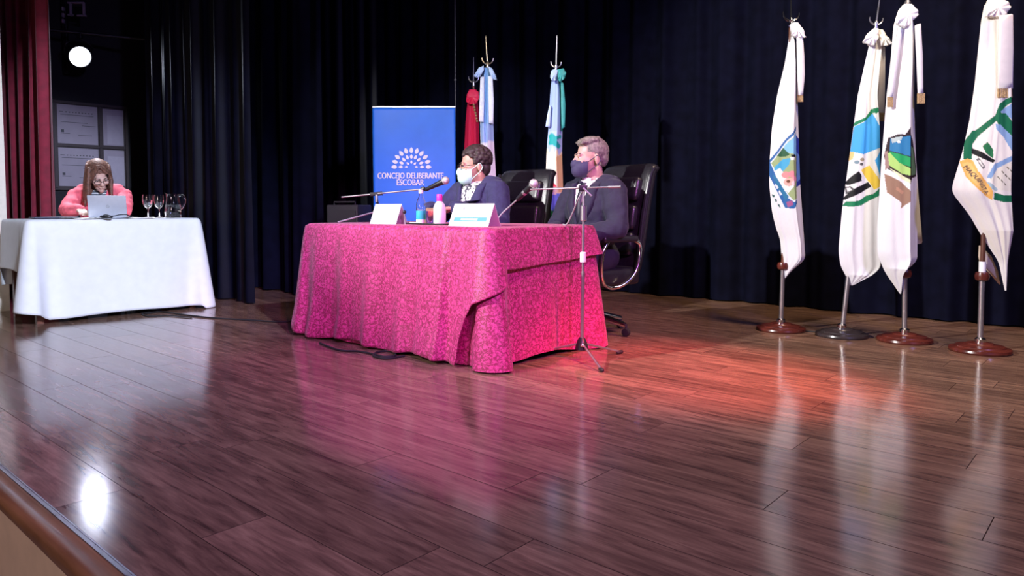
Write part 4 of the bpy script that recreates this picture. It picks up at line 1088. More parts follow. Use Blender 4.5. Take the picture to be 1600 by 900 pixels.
face_mask(o, hl, hw, HM, HC, mat('white_teal_mask', (0.52, 0.80, 0.74), 0.7, var=0.06))
spectacles(o, hw, M_BLACKPL)
rg = random.Random(4); hr = Prims().e((0, 0.022, 0.050), (0.080, 0.096, 0.086)).e((0, 0.07, -0.02), (0.068, 0.045, 0.06))
for k in range(210):
    a = rg.uniform(0, 2*math.pi); b_ = rg.uniform(-0.45, 1.45)
    q = Vector((math.cos(b_)*math.cos(a)*0.083, 0.022+math.cos(b_)*math.sin(a)*0.100, 0.048+math.sin(b_)*0.088))
    if q.y < -0.035 and q.z < 0.070: continue
    if q.y < 0.02 and q.z < 0.01: continue
    if q.z < -0.05: continue
    hr.e(q, (0.017, 0.017, 0.015))
me = blob(hr.xf(HM, HC), 0.005, 0, 2, 'hair')
mobj('hair', clip(me, lambda p: (lambda q: (q.y < -0.03 and q.z < 0.052) or (q.y < 0.030 and q.z < 0.004) or (abs(q.x) > 0.06 and q.y < 0.045 and q.z < -0.0))(hl(p))), hair_mat('dark_curly_hair', (0.030, 0.016, 0.016)), o)

# ---- man with the dark mask and charcoal suit
ap = [((-0.165, 0.008, 0.905), (-0.255, -0.07, 0.685), (-0.10, -0.25, 0.625)), ((0.165, 0.008, 0.905), (0.258, -0.05, 0.685), (0.10, -0.26, 0.625))]
spec = dict(loc=S(*MAN2), rz=Z_ROT+R(-8), scale=1.06, yaw=R(-28), pitch=R(0), head=(0.0, -0.02, 1.125), neck0=(0, 0.012, 0.965), torso=suit_torso, arms=lambda: suit_arms(ap),
            hands=[(ap[0][2], (0.8, -0.6, -0.1), (0, 0, -1), 1, 16), (ap[1][2], (-0.8, -0.6, -0.05), (0, 0, -1), -1, 16)], skin=M_SKIN2, brow=mat('grey_brow', (0.10, 0.07, 0.06), 0.6), trousers=M_TROUS, vz=0.70,
            label='man with short grey hair, dark mask and charcoal suit behind the boom microphone')
o, hl, hw, T, ARM, HM, HC, hp, NECK = build_person(spec)
dress_suit(o, T, ARM, spec, NECK, HM, HC, mat('white_shirt', (0.80, 0.80, 0.82), 0.7, var=0.03), M_CHARC, ap, mat('dark_tie', (0.02, 0.02, 0.04), 0.5))
face_mask(o, hl, hw, HM, HC, mat('dark_blue_mask', (0.045, 0.04, 0.10), 0.75, var=0.08))
hr = Prims().e((0, 0.020, 0.044), (0.081, 0.101, 0.088)).e((0, -0.045, 0.092), (0.062, 0.045, 0.030)).e((0.01, 0.0, 0.105), (0.066, 0.07, 0.030)).e((0, 0.066, -0.005), (0.068, 0.048, 0.062))
for k in range(46):
    x = -0.062+0.124*k/45; hr.c((x, -0.070+rg.uniform(-.008, .008), 0.090+rg.uniform(-.006, .01)), 0.009, (x*0.9, 0.05, 0.122+rg.uniform(-.008, .008)-abs(x)*0.5), 0.010)
me = blob(hr.xf(HM, HC), 0.005, 0, 3, 'hair')
mobj('hair', clip(me, lambda p: (lambda q: (q.y < -0.045 and q.z < 0.066) or (q.y < 0.0 and q.z < 0.030) or (q.y < 0.040 and q.z < 0.000) or q.z < -0.058)(hl(p))), hair_mat('grey_hair', (0.19, 0.165, 0.145), 0.5), o)

# ---- woman at the laptop
def w_torso():
    return (Prims().e((0, 0.0, 0.51), (0.165, 0.125, 0.11)).e((0, -0.035, 0.66), (0.135, 0.11, 0.14)).e((0, -0.075, 0.82), (0.148, 0.11, 0.14))
            .c((-0.14, -0.085, 0.94), 0.058, (0.14, -0.085, 0.94), 0.058).e((0, -0.09, 0.93), (0.12, 0.085, 0.08)))
ap = [((-0.175, -0.085, 0.925), (-0.225, -0.215, 0.815), (-0.10, -0.40, 0.815)), ((0.175, -0.085, 0.925), (0.195, -0.235, 0.815), (0.08, -0.40, 0.815))]
def w_arms(): 
    A_ = Prims()
    for sh, el, wr in ap: A_.c(sh, 0.056, el, 0.046).c(el, 0.043, wr, 0.026)
    return A_
wb = S(-6.97, 2.40); wface = math.atan2(0.36, 0.93)
spec = dict(loc=wb, rz=wface, scale=1.03, yaw=R(24), pitch=R(32), roll=R(-8), head=(0.01, -0.20, 1.105), neck0=(0, -0.09, 0.985), torso=w_torso, arms=w_arms, female=True,
            hands=[(ap[0][2], (0.35, -0.9, -0.1), (0, 0, -1), 1, 18), (ap[1][2], (-0.35, -0.9, -0.1), (0, 0, -1), -1, 18)], skin=M_SKIN2, brow=mat('brown_brow', (0.06, 0.03, 0.02), 0.6), trousers=M_TROUS,
            label='woman with long brown hair and coral cardigan bent over the silver laptop')
o, hl, hw, T, ARM, HM, HC, hp, NECK = build_person(spec)
st_m = mat('striped_top', (0.30, 0.34, 0.36), 0.8)
wv = st_m.node_tree.nodes.new('ShaderNodeTexWave'); wv.bands_direction = 'Z'; wv.inputs['Scale'].default_value = 14
rmp = [n for n in st_m.node_tree.nodes if n.type == 'VALTORGB'][0]; rmp.color_ramp.elements[0].color = (0.04, 0.05, 0.07, 1); rmp.color_ramp.elements[1].color = (0.55, 0.56, 0.55, 1)
tcn = [n for n in st_m.node_tree.nodes if n.type == 'TEX_COORD'][0]
st_m.node_tree.links.new(tcn.outputs['Object'], wv.inputs['Vector']); st_m.node_tree.links.new(wv.outputs['Fac'], rmp.inputs['Fac'])
mobj('top', blob(Prims().join(T), 0.010, 0.005, 4, 'top'), st_m, o)
JP = Prims().join(T).join(w_arms()).c((-0.12, -0.075, 0.975), 0.045, (0.12, -0.075, 0.975), 0.045)
j = blob(JP, 0.008, 0.014, 5, 'cardigan'); nk = Vector(spec['neck0'])
j = clip(j, lambda p: (p.y < -0.05 and abs(p.x) < 0.035+0.10*max(0, p.z-0.75) and abs(p.x) < 0.10 and 0.45 < p.z and p.y > -0.30) or ((p-nk).xy.length < 0.072 and p.z > 0.95))
solid(mobj('cardigan', j, mat('coral_knit', (0.70, 0.11, 0.15), 0.8, var=0.12, scale=50, bump=0.3), o), 0.006); wrinkle(COL.objects[-1] if COL.objects[-1].name.startswith('cardigan') else [k for k in COL.objects if k.name == 'cardigan'][0], 0.02)
HS = Prims()
hr = Prims().e((0, 0.020, 0.046), (0.082, 0.100, 0.088)).e((0, 0.075, -0.03), (0.078, 0.045, 0.08))
for k in range(90):
    a = rg.uniform(R(-30), R(210)); r0 = 0.082
    q0 = Vector((math.cos(a)*r0*0.96, 0.018+math.sin(a)*0.098, 0.05+rg.uniform(-.02, .03)))
    L = rg.uniform(0.10, 0.15); w0 = hw(q0); ov = HM @ Vector((q0.x, q0.y-0.018, 0)); ov.z = 0; ov = ov.normalized() if ov.length > 0 else Vector((0, 1, 0))
    w1 = w0+ov*rg.uniform(0.008, 0.02)+Vector((0, 0, -0.13)); w2 = w1+ov*rg.uniform(-0.01, 0.01)+Vector((0, -0.01, -L))
    HS.c(w0, 0.013, w1, 0.014).c(w1, 0.014, w2, 0.010)
for k in range(16):       # side-parted front strands framing the face
    sx = -1 if k % 2 else 1; f = (k//2)/7
    a0 = Vector((-0.012+sx*0.012, -0.055-0.02*f, 0.122-0.01*f)); a1 = Vector((sx*(0.052+0.016*(1-f)), -0.080+0.03*(1-f), 0.045)); a2 = Vector((sx*0.078, -0.045+0.02*(1-f), -0.05))
    hr.c(a0, 0.010, a1, 0.011).c(a1, 0.011, a2, 0.012)
    w1 = hw(a2); HS.c(w1, 0.012, w1+Vector((sx*0.006, 0.0, -0.15)), 0.010)
me = blob(hr.xf(HM, HC).join(HS), 0.005, 0, 2, 'hair')
me = clip(me, lambda p: (lambda q: abs(q.x) < 0.05 and q.y < -0.06 and q.z < 0.055)(hl(p)))
mobj('hair', me, hair_mat('brown_hair', (0.13, 0.055, 0.034), 0.55), o)
spectacles(o, hw, M_BLACKPL)

# stool under the woman
t = thing('chair', wb+Vector((-0.01, 0.02, 0)), 'black chair under the woman, hidden behind the white table', 'chair', wface)
MB().rbox((0, 0.0, 0.385), (0.42, 0.42, 0.05), 0.02).build('seat', M_BLACKPL, t)
MB().rbox((0, 0.235, 0.68), (0.38, 0.03, 0.26), 0.012).build('backrest', M_BLACKPL, t)
for sx in (-1, 1):
    MB().tube([(sx*0.17, 0.22, 0.36), (sx*0.17, 0.24, 0.80)], 0.011, 8).build('back_post', M_BLACKMETAL, t)
    for sy in (-1, 1): MB().tube([(sx*0.17, sy*0.17, 0.37), (sx*0.19, sy*0.20, 0.0)], 0.011, 8).build('leg', M_BLACKMETAL, t)
# ================================================================== THINGS ON THE RED TABLE
TZ = RZT+0.0065
def on_table(px, d, z=TZ):      # where a column of the frame meets the table at that distance
    p = at(px, 350, d); return Vector((p.x, d, z))
def name_card(p, rz, w_, h_, dp, label, band, mark):
    c = thing('name_card', p, label, 'name card', rz, 'folded name cards on the long table')
    a = Vector((0, -dp/2, 0)); t_ = Vector((0, 0, h_)); b_ = Vector((0, dp/2, 0)); th = 0.0016
    for nm, q in (('front_panel', a), ('back_panel', b_)):
        n_ = Vector((0, h_, dp/2 if q.y < 0 else -dp/2)).normalized()*th
        P_ = [q+Vector((-w_/2, 0, 0)), q+Vector((w_/2, 0, 0)), t_+Vector((w_/2, 0, 0)), t_+Vector((-w_/2, 0, 0))]
        pn = MB().prism(P_, n_ if q.y > 0 else n_).build(nm, M_WHITE, c, False)
        if q.y < 0: fp = pn
    nf = Vector((0, -h_, dp/2)).normalized()
    def onf(x, f): return a+(t_-a)*f+Vector((x, 0, 0))+nf*0.0006
    def strip(nm, x0, x1, f0, f1, m, lift=0.0):
        MB().prism([onf(x0, f0)+nf*lift, onf(x1, f0)+nf*lift, onf(x1, f1)+nf*lift, onf(x0, f1)+nf*lift], nf*0.0005).build(nm, m, fp, False)
    strip('printed_band', -w_*0.40, w_*0.42, 0.22, 0.40, band)
    strip('printed_line', -w_*0.22, w_*0.20, 0.27, 0.34, M_WHITE, 0.0008)
    if mark: strip('printed_mark', -w_*0.24, -w_*0.20, 0.74, 0.84, M_GREYPRINT)
    return c
d1 = 4.70
name_card(on_table(607, d1)+Vector((0, 0, 0)), Z_ROT+R(2), 0.255, 0.128, 0.10, 'white folded name card with a faint grey line, left of the bottles', mat('pale_grey_print', (0.50, 0.50, 0.50), 0.6), False)
d2 = 4.12
name_card(on_table(741, d2), Z_ROT+R(2), 0.305, 0.128, 0.11, 'white folded name card with a teal printed band in front of the man', M_TEAL, True)

# water bottle
p = on_table(658, 4.62)
t = thing('water_bottle', p, 'clear plastic water bottle with teal label beside the white dispenser', 'bottle')
MB().lathe([(0.028, 0.0), (0.031, 0.006), (0.031, 0.05), (0.029, 0.055), (0.031, 0.06), (0.031, 0.125), (0.026, 0.15), (0.013, 0.178), (0.012, 0.20), (0.0105, 0.20), (0.0115, 0.178), (0.0245, 0.149), (0.0298, 0.124), (0.0298, 0.006), (0.026, 0.002)], (0, 0, 0), 26).build('body', M_GLASS, t)
MB().lathe([(0.0315, 0.030), (0.0318, 0.032), (0.0318, 0.085), (0.0315, 0.087)], (0, 0, 0), 26).build('label', mat('teal_label', (0.03, 0.45, 0.50), 0.4), t)
MB().lathe([(0.0318, 0.004), (0.032, 0.006), (0.032, 0.028), (0.0318, 0.030)], (0, 0, 0), 26).build('label_band', M_WPLASTIC, t)
MB().lathe([(0.0145, 0.196), (0.015, 0.199), (0.015, 0.216), (0.0135, 0.219)], (0, 0, 0), 20).build('cap', M_WPLASTIC, t)
# sanitizer bottle
p = on_table(687, 4.45)
t = thing('dispenser_bottle', p, 'opaque white bottle with magenta cap left of the man in the white mask', 'bottle')
MB().lathe([(0.034, 0.0), (0.038, 0.005), (0.039, 0.06), (0.038, 0.105), (0.030, 0.128), (0.018, 0.142), (0.016, 0.15)], (0, 0, 0), 28).build('body', M_WPLASTIC, t)
MB().lathe([(0.0175, 0.145), (0.018, 0.147), (0.018, 0.185), (0.016, 0.188)], (0, 0, 0), 22).build('cap', mat('magenta_plastic', (0.75, 0.04, 0.38), 0.35), t)
# tumbler
p = on_table(672, 4.55)
o = MB().lathe([(0.022, 0.0), (0.024, 0.003), (0.030, 0.085), (0.0285, 0.085), (0.022, 0.008)], (0, 0, 0), 24).build('tumbler', M_PINKGLASS); o.location = p
tag(o, 'small pink-tinted drinking glass between the water bottle and the white dispenser', 'glass')
p = on_table(646, 4.62)
o = MB().lathe([(0.026, 0.0), (0.027, 0.002), (0.027, 0.010), (0.024, 0.013)], (0, 0, 0), 20).build('bottle_cap', M_WPLASTIC); o.location = p
tag(o, 'small white lid lying on the crimson cloth left of the water bottle', 'lid')
# microphone cable on the table
def cable(name, pts, r, m, label, n=8):
    c0 = sum([Vector(p_) for p_ in pts], Vector())/len(pts); c0.z = min(Vector(p_).z for p_ in pts)-r
    o = MB().tube([q-c0 for q in spline(pts, n)], r, 8).build(name, m); o.location = c0
    return tag(o, label, 'cable')

# ---- microphones
def microphone(root, head, tail, head_m, name='microphone'):
    head = Vector(head); tail = Vector(tail); d_ = (tail-head).normalized(); M_ = d_.to_track_quat('Z', 'Y').to_matrix(); L = (tail-head).length
    mm = MB().lathe([(0.0195, 0.018), (0.021, 0.022), (0.019, 0.035), (0.012, L*0.98), (0.010, L)], head, 18, M_).build('microphone', M_BLACKPL, root)
    MB().ball(head, 0.027, 16, 12).build('grille', head_m, mm)
    MB().lathe([(0.0265, -0.003), (0.028, 0.0), (0.0265, 0.003)], head+d_*0.004, 18, M_).build('grille_band', M_STEEL, mm)
M_GRILLE = mat('silver_mesh', (0.66, 0.64, 0.63), 0.45, 0.6, var=0.3, scale=400, bump=0.6)
# desk stand, left
sd = 4.95
base = on_table(592, sd)
t = thing('desk_microphone_stand', base, 'tabletop boom stand with microphone behind the left name card', 'microphone stand')
cl = at(588, 303, sd)-base
MB().tube([(0, 0, 0.05), cl], [0.009, 0.008], 10).build('upright', M_BLACKMETAL, t)
for k, q in enumerate((at(528, 347, 4.85)-base, Vector((0.16, -0.07, 0)), Vector((0.05, 0.18, 0)))):
    q = Vector((q.x, q.y, 0.009)); MB().tube([Vector((0, 0, 0.085)), q], 0.0055, 8).build('leg', M_STEEL, t)
MB().lathe([(0.016, 0.04), (0.018, 0.05), (0.018, 0.10), (0.012, 0.11)], (0, 0, 0), 14).build('hub', M_BLACKMETAL, t)
b0 = at(534, 308, sd+0.03)-base; b1 = at(661, 295.5, sd-0.05)-base
boom = MB().tube([b0, b1], 0.0055, 10).build('boom', M_STEEL, t)
MB().rbox(cl, (0.085, 0.022, 0.026), 0.006, Euler((0, R(-4), 0))).build('clamp', M_BLACKPL, t)
MB().tube([cl+Vector((0.005, -0.02, -0.004)), cl+Vector((0.005, -0.02, -0.055))], 0.009, 10).build('clamp_knob', M_STEEL, t)
hd = at(696, 282, sd-0.10)-base; tl = at(664, 297, sd-0.05)-base
microphone(t, hd, tl, M_GRILLE)
MB().lathe([(0.015, -0.012), (0.017, 0.0), (0.015, 0.014)], b1, 14, (hd-tl).to_track_quat('Z', 'Y').to_matrix()).build('microphone_clip', M_BLACKPL, t)
# floor stand, right
hub = S(-2.36, 3.30)
hp_ = at(909, 541, hub.y); hub = Vector((hp_.x, hub.y, 0))
t = thing('floor_microphone_stand', hub, 'chrome tripod boom stand on the floor at the end of the red table', 'microphone stand')
zc = (at(911, 294, hub.y)).z
MB().tube([(0, 0, 0.10), (0.004, 0, 0.50)], 0.0105, 12).build('lower_tube', M_STEEL, t)
MB().tube([(0.004, 0, 0.50), (0.006, 0, zc)], 0.0072, 12).build('upper_tube', M_STEEL, t)
MB().lathe([(0.012, -0.03), (0.017, -0.026), (0.017, 0.026), (0.012, 0.03)], (0.004, 0, at(909, 402, hub.y).z), 14).build('height_collar', M_WPLASTIC, t)
MB().lathe([(0.013, -0.045), (0.018, -0.04), (0.018, 0.04), (0.011, 0.045)], (0.006, 0, at(911, 333, hub.y).z), 14).build('upper_grip', M_STEEL, t)
MB().lathe([(0.016, 0.055), (0.038, 0.062), (0.034, 0.085), (0.022, 0.12), (0.013, 0.13)], (0, 0, 0), 18).build('hub', M_BLACKPL, t)
MB().ball((0, -0.034, 0.09), 0.013, 10, 8).build('hub_screw', M_CHROME, t)
for px, py in ((940, 581), (835, 554), (969, 553)):
    q = fl(px, py)-hub; q.z = 0.012
    lg = MB().tube([Vector((0, 0, 0.09))+q*0.08, q], 0.0065, 10).build('leg', M_STEEL, t)
    MB().capsule(q-q.normalized()*0.02, 0.0105, q+q.normalized()*0.012, 0.0105, 10).build('rubber_foot', M_RUBBER, lg)
dd = hub.y
cl = at(911, 294, dd)-hub
b0 = at(829, 296, dd+0.12)-hub; b1 = at(970, 291.5, dd-0.08)-hub
MB().tube([b0, b1], 0.0052, 10).build('boom', M_STEEL, t)
MB().tube([b1, b1+(b1-b0).normalized()*-0.07], 0.0085, 10).build('boom_grip', M_STEEL, t)
MB().rbox(cl, (0.05, 0.026, 0.034), 0.006).build('clamp', M_BLACKPL, t)
MB().tube([cl+Vector((0.0, -0.014, 0.0)), cl+Vector((0.045, -0.03, -0.045))], 0.006, 8).build('clamp_lever', M_STEEL, t)
hd = at(834, 287, dd+0.12)-hub; tl = at(808, 312, dd+0.20)-hub
microphone(t, hd, tl, M_GRILLE)
MB().lathe([(0.015, -0.012), (0.018, 0.0), (0.015, 0.014)], (hd*0.45+tl*0.55), 14, (hd-tl).to_track_quat('Z', 'Y').to_matrix()).build('microphone_clip', M_STEEL, t)
cable('microphone_cable', [at(809, 311, dd+0.20), at(797, 322, dd+0.30), at(785, 333, dd+0.34), on_table(770, dd+0.36, TZ+0.006), on_table(755, dd+0.42, TZ+0.006)], 0.0048, mat('pale_cable', (0.35, 0.34, 0.38), 0.5), 'pale cable drooping from the right microphone down to the crimson cloth')
cable('microphone_cable', [at(909, 300, dd+0.03), at(903, 312, dd+0.05), at(895, 332, dd+0.16), at(886, 350, dd+0.24), on_table(880, dd+0.30, TZ+0.005)], 0.0045, MATS['pale_cable'], 'pale cable slanting down from the clamp in front of the charcoal suit')
cable('microphone_cable', [on_table(634, 4.66, TZ+0.006), on_table(648, 4.52, TZ+0.006), on_table(668, 4.40, TZ+0.006), on_table(690, 4.32, TZ+0.006), on_table(705, 4.34, TZ+0.006)], 0.0045, M_RUBBER, 'black cable lying on the crimson cloth in front of the bottles')
p = on_table(633, 4.60)
t = thing('desk_clip', p, 'tiny black knob on a short post right of the left name card', 'clip')
MB().tube([(0, 0, 0), (-0.004, 0, 0.07)], 0.004, 8).build('post', M_STEEL, t); MB().ball((-0.004, 0, 0.078), 0.012, 10, 8).build('knob', M_BLACKPL, t)

# ================================================================== THINGS ON THE WHITE TABLE
WZ = WZT+0.0045
def on_w(px, d, z=WZ): p = at(px, 340, d); return Vector((p.x, d, z))
# laptop
p = on_w(169, 5.80); lrz = R(14)
t = thing('laptop', p, 'open silver laptop with a small round mark on its lid', 'laptop', lrz)
MB().rbox((0, 0.115, 0.008), (0.325, 0.225, 0.014), 0.004).build('base', mat('laptop_silver', (0.62, 0.65, 0.72), 0.35, 0.5, var=0.03), t)
MB().box((0, 0.125, 0.0155), (0.28, 0.11, 0.0015)).build('keyboard', M_BLACKPL, t, False)
LR = Euler((R(9), 0, 0)); LM = LR.to_matrix()
lid = MB().rbox(LM @ Vector((0, 0, 0.105))+Vector((0, 0.0, 0.008)), (0.325, 0.007, 0.205), 0.003, LR).build('screen_lid', MATS['laptop_silver'], t)
MB().box(LM @ Vector((0, 0.0042, 0.108))+Vector((0, 0.0, 0.008)), (0.30, 0.0012, 0.18), LR).build('screen', mat('lit_screen', (0.3, 0.32, 0.36), 0.3, emit=(0.6, 0.7, 0.9), es=0.6), lid, False)
c_ = LM @ Vector((0.005, -0.0042, 0.105))+Vector((0, 0.0, 0.008))
ringp = [c_+LM @ Vector((0.0125*math.cos(a), 0, 0.0125*math.sin(a))) for a in [2*math.pi*k/24 for k in range(24)]]
lg = MB().tube(ringp, 0.0018, 6, closed=True)
lg.tube([c_+LM @ Vector((-0.004, -0.0005, -0.006)), c_+LM @ Vector((-0.002, -0.0005, 0.008))], 0.0014, 6).tube([c_+LM @ Vector((0.003, -0.0005, -0.008)), c_+LM @ Vector((0.005, -0.0005, 0.004))], 0.0014, 6)
lg.build('round_mark', M_GREYPRINT, lid)
t.scale = (0.86, 0.86, 0.86)
# goblets
def goblet(p, label):
    g = thing('wine_glass', p, label, 'wine glass', 0, 'stemmed glasses on the white table')
    MB().lathe([(0.036, 0.0), (0.037, 0.002), (0.030, 0.005), (0.008, 0.010), (0.005, 0.018), (0.0045, 0.075)], (0, 0, 0), 26).build('stem', M_GLASS, g)
    MB().lathe([(0.0045, 0.073), (0.012, 0.080), (0.030, 0.098), (0.040, 0.125), (0.042, 0.155), (0.038, 0.195), (0.0366, 0.195), (0.0405, 0.155), (0.0385, 0.126), (0.029, 0.101), (0.010, 0.084)], (0, 0, 0), 30).build('bowl', M_GLASS, g)
    MB().lathe([(0.006, 0.0845), (0.0275, 0.1025), (0.037, 0.126), (0.0388, 0.150), (0.0385, 0.1505)], (0, 0, 0), 26).build('water', glass_mat('water_clear', (0.92, 0.96, 1.0), 0.0), g)
    return g
goblet(on_w(231.5, 6.13), 'stemmed water glass left of its twin, nearer the laptop')
goblet(on_w(249, 6.20), 'stemmed water glass standing right beside the jug')
# jug
t = thing('glass_jug', on_w(271, 6.26), 'clear glass jug with a handle at the right end of the white table', 'jug')
MB().lathe([(0.060, 0.0), (0.066, 0.004), (0.070, 0.04), (0.070, 0.08), (0.062, 0.13), (0.055, 0.17), (0.058, 0.205), (0.0552, 0.205), (0.052, 0.17), (0.059, 0.13), (0.0665, 0.08), (0.0665, 0.04), (0.058, 0.010)], (0, 0, 0), 36).build('body', M_GLASS, t)
MB().lathe([(0.056, 0.011), (0.064, 0.04), (0.064, 0.08), (0.0595, 0.112), (0.0594, 0.1125)], (0, 0, 0), 32).build('water', MATS['water_clear'], t)
MB().tube(spline([(0.052, -0.01, 0.185), (0.085, -0.012, 0.195), (0.108, -0.014, 0.165), (0.105, -0.014, 0.12), (0.082, -0.012, 0.085), (0.066, -0.01, 0.07)], 6), 0.0085, 12).build('handle', M_GLASS, t)
MB().puff([(-0.05, -0.02, 0.20), (-0.075, 0, 0.215), (-0.05, 0.02, 0.20), (-0.045, 0.0, 0.175)], 0.004, axis=Vector((0, 0, 1))).build('spout', M_GLASS, t)
# papers, folder, cables, phone
for px, d_, rz, w_, h_, lab in ((219, 5.96, 0.5, 0.21, 0.29, 'loose white sheet of paper between the laptop and the glasses'), (128, 5.62, 0.9, 0.21, 0.29, 'white sheet of paper lying left of the laptop')):
    o = MB().grid(lambda a, c: Vector(((a-.5)*w_, (c-.5)*h_, 0.003+0.006*abs(a-.5)**2*4)), 8, 8).build('paper_sheet', M_WHITE); solid(o, 0.001); o.location = on_w(px, d_); o.rotation_euler = (0, 0, rz); tag(o, lab, 'paper')
o = MB().rbox((0, 0, 0.008), (0.30, 0.22, 0.014), 0.004).build('folder', mat('dark_folder', (0.03, 0.03, 0.06), 0.5)); o.location = on_w(84, 5.72); o.rotation_euler = (0, 0, 0.75); tag(o, 'flat dark folder on the white table in front of the woman', 'folder')
o = MB().puff([(0.05*math.cos(a), 0.03*math.sin(a), 0.014) for a in [2*math.pi*k/18 for k in range(18)]], 0.012, axis=Vector((0, 0, 1))).build('computer_mouse', M_BLACKPL); o.location = on_w(166, 5.62); tag(o, 'small black mouse in front of the laptop lid', 'mouse')
cable('laptop_cable', [on_w(148, 5.62, WZ+.006), on_w(156, 5.66, WZ+.006), on_w(164, 5.68, WZ+.03), on_w(176, 5.70, WZ+.02), on_w(188, 5.74, WZ+.03), on_w(198, 5.78, WZ+.03), on_w(205, 5.82, WZ+.012), on_w(215, 5.86, WZ+.012)], 0.004, M_RUBBER, 'black cable looping in front of the laptop on the white table')

# ================================================================== LEFT WING
# notice board on the side wall
UW = -9.497
t = thing('notice_board', S(UW, 3.17, 1.08), 'dark wooden notice board with four printed sheets behind the woman', 'notice board', WROT)
# local: x along v, -y out of the wall
bx0, bx1 = -0.385, 0.39; bz0, bz1 = 0.0, 1.0; xm = 0.10; zm = 0.50
fm = mat('board_frame', (0.035, 0.022, 0.024), 0.5)
MB().box(((bx0+bx1)/2, -0.006, 0.5), (bx1-bx0, 0.010, 1.0)).build('back_panel', fm, t, False)
for nm, c, s_ in (('top_rail', ((bx0+bx1)/2, -0.018, 1.0), (bx1-bx0+0.03, 0.03, 0.03)), ('bottom_rail', ((bx0+bx1)/2, -0.018, 0.0), (bx1-bx0+0.03, 0.03, 0.03)), ('middle_rail', ((bx0+bx1)/2, -0.016, zm), (bx1-bx0, 0.024, 0.022)),
                  ('side_rail', (bx0, -0.018, 0.5), (0.03, 0.03, 1.0)), ('side_rail', (bx1, -0.018, 0.5), (0.03, 0.03, 1.0)), ('centre_rail', (xm, -0.016, 0.5), (0.03, 0.024, 1.0))):
    MB().box(c, s_).build(nm, fm, t, False)
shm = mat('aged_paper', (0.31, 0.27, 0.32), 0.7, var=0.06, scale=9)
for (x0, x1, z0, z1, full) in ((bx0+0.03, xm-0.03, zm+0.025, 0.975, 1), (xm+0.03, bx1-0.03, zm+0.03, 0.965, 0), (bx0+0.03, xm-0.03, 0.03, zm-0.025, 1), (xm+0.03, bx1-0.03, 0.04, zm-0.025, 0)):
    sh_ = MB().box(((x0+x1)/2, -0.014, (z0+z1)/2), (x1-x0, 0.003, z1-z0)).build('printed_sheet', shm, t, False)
    H = z1-z0; W_ = x1-x0
    if full:
        mb = MB()
        for k in range(9): mb.box((x0+W_*(0.22+0.08*k), -0.0162, z1-H*0.19), (W_*0.035, 0.0012, H*0.022))
        mb.box((x0+W_*0.10, -0.0162, z1-H*0.19), (W_*0.10, 0.0012, H*0.016))
        for f, a, b_ in ((0.45, 0.08, 0.75), (0.52, 0.6, 0.95), (0.74, 0.08, 0.30), (0.77, 0.5, 0.85), (0.26, 0.08, 0.9)): mb.box((x0+W_*(a+b_)/2, -0.0162, z1-H*f), (W_*(b_-a), 0.0012, H*0.012))
        mb.box((x0+W_*0.12, -0.0163, z1-H*0.68), (W_*0.07, 0.0012, H*0.07))
        pl_ = mb.build('printed_lines', M_DARKPRINT, sh_, False); pl_['kind'] = 'stuff'
    else:
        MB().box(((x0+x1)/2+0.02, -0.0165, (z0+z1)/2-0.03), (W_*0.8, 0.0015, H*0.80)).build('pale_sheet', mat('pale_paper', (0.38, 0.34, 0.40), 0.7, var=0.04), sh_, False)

# stage lamp
lp = at(124, 88, 8.25)
t = thing('stage_lamp', lp, 'round lit stage lamp hanging in the dark left wing', 'stage lamp')
aim = (Vector((0.2, 3.6, 0.2))-lp).normalized(); LMx = aim.to_track_quat('Z', 'Y').to_matrix()
MB().lathe([(0.05, -0.26), (0.085, -0.24), (0.105, -0.10), (0.112, 0.0), (0.120, 0.02), (0.120, 0.035), (0.113, 0.035), (0.113, 0.0), (0.10, -0.02)], (0, 0, 0), 32, LMx).build('can', M_BLACKMETAL, t)
MB().lathe([(0.111, 0.010), (0.111, 0.016), (0.08, 0.026), (0.04, 0.031), (0.005, 0.033)], (0, 0, 0), 32, LMx).build('lens', mat('lit_lens', (0.9, 0.92, 1.0), 0.3, emit=(0.80, 0.86, 1.0), es=5.0), t)
sd_ = LMx @ Vector((1, 0, 0)); 
MB().tube(spline([sd_*0.125+LMx @ Vector((0, 0, -0.08)), sd_*0.13+Vector((0, 0, 0.12)), Vector((0, 0.02, 0.20)), sd_*-0.13+Vector((0, 0, 0.12)), sd_*-0.125+LMx @ Vector((0, 0, -0.08))], 6), 0.010, 8).build('yoke', M_BLACKMETAL, t)
MB().rbox((0, 0.02, 0.23), (0.05, 0.05, 0.07), 0.01).build('hook_clamp', M_BLACKMETAL, t)
l = bpy.data.lights.new('stage_lamp_beam', 'SPOT'); l.energy = 35; l.color = (0.72, 0.78, 1.0); l.spot_size = R(66); l.spot_blend = 0.8; l.shadow_soft_size = 0.10
lo = bpy.data.objects.new('stage_lamp_beam', l); COL.objects.link(lo); lo.parent = t; lo.location = aim*0.06; lo.rotation_euler = aim.to_track_quat('-Z', 'Y').to_euler()
# pipe it hangs from
pz = lp.z+0.265
o = MB().tube([Vector((-0.9, 0, 0)), Vector((0.75, 0, 0))], 0.02, 12).build('lighting_pipe', M_BLACKMETAL); o.location = (lp.x, lp.y+0.02, pz); o.rotation_euler = (0, 0, WROT+R(-20)); tag(o, 'dark horizontal pipe above the lit stage lamp', 'pipe')
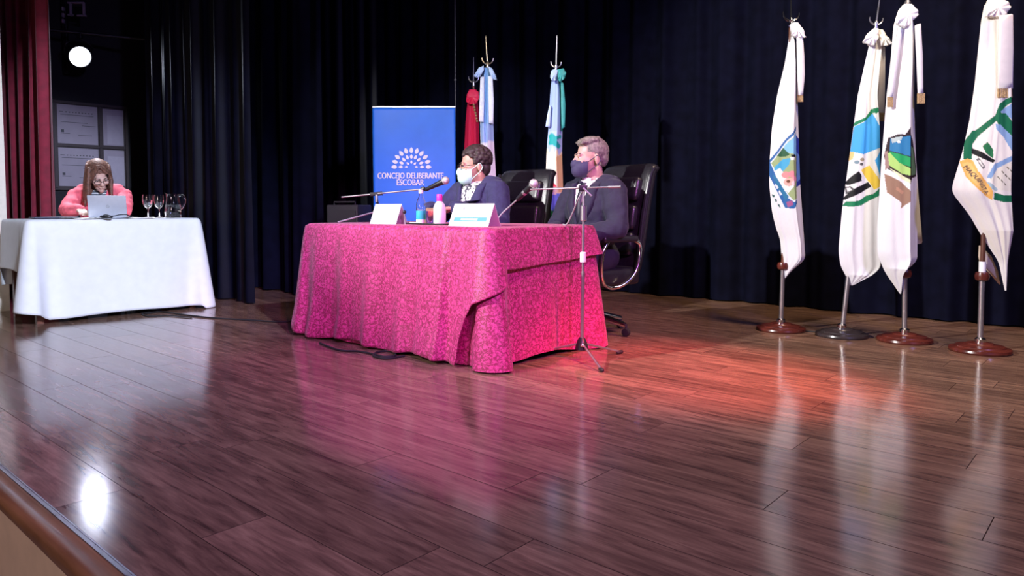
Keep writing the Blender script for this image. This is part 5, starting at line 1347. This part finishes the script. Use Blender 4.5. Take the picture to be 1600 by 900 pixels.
# metal bracket frame above
fp_ = at(119, 15, 8.3)
t = thing('bracket_frame', fp_, 'small pale metal frame above the stage lamp at the top left', 'bracket')
M_PALE = mat('pale_bracket', (0.42, 0.36, 0.46), 0.5, 0.2)
for nm, c, s_ in (('top_bar', (0, 0, 0.075), (0.19, 0.03, 0.018)), ('side_bar', (-0.06, 0, 0.0), (0.018, 0.03, 0.15)), ('side_bar', (0.088, 0, 0.0), (0.018, 0.03, 0.15)), ('bottom_bar', (0.06, 0, -0.068), (0.10, 0.03, 0.018)), ('foot_bar', (-0.065, 0, -0.06), (0.06, 0.03, 0.018)), ('lamp_body', (0.02, 0.03, 0.0), (0.10, 0.06, 0.08))):
    MB().rbox(c, s_, 0.003).build(nm, M_PALE if nm != 'lamp_body' else M_BLACKMETAL, t)
t = thing('wall_rail', Vector((at(101, 20, 8.42).x, 8.42, 0)), 'slim dark wall rail with pale fittings at the top left, beside the red curtain', 'rail')
MB().rbox((0, 0, 2.95), (0.05, 0.04, 1.1), 0.006).build('upright', M_BLACKMETAL, t)
for py in (15, 25, 34):
    MB().rbox((0.0, -0.03, at(101, py, 8.42).z), (0.022, 0.03, 0.045), 0.004).build('fitting', M_PALE, t)

# black loudspeaker behind the table
sp = at(546, 320, 6.6); 
t = thing('loudspeaker', (sp.x, 6.6, 0), 'black loudspeaker cabinet standing in the dark left of the blue banner', 'loudspeaker', R(-12))
hz = sp.z
MB().rbox((0, 0, hz/2+0.005), (0.30, 0.32, hz-0.01), 0.015).build('cabinet', M_RUBBER, t)
MB().box((0, -0.164, hz/2), (0.26, 0.008, hz-0.10)).build('grille', M_RUBBER, t, False)
MB().tube([(-0.10, -0.10, hz), (-0.10, -0.10, hz+0.025), (0.10, -0.10, hz+0.025), (0.10, -0.10, hz)], 0.008, 8).build('handle', M_RUBBER, t)

# ================================================================== CABLES ON THE FLOOR
cable('floor_cable', [fl(212, 484, .006), fl(228, 490, .006), fl(250, 487, .006), fl(290, 492, .006), fl(335, 497, .006), fl(390, 500, .006), fl(440, 503, .006), fl(475, 500, .006)], 0.006, M_RUBBER, 'black cable running along the floor from the white table to the red table')
cable('floor_cable', [fl(235, 487, .006), fl(222, 490, .006), fl(232, 494, .006), fl(262, 493, .006), fl(300, 496, .006)], 0.005, M_RUBBER, 'short black cable loop on the floor under the white table')
cable('floor_cable', [fl(500, 536, .006), fl(530, 547, .006), fl(560, 549, .006), fl(583, 553, .006), fl(600, 557, .006), (fl(618, 555, .006)), fl(610, 549, .006), fl(590, 550, .006), fl(584, 556, .006), fl(604, 560, .006), fl(632, 556, .006)], 0.006, M_RUBBER, 'black cable curled on the floor at the front hem of the crimson cloth')
cable('floor_cable', [fl(1254, 517, .005), fl(1268, 518, .005), fl(1282, 519, .005)], 0.005, M_RUBBER, 'short dark cable on the floor between the two leftmost flag bases')
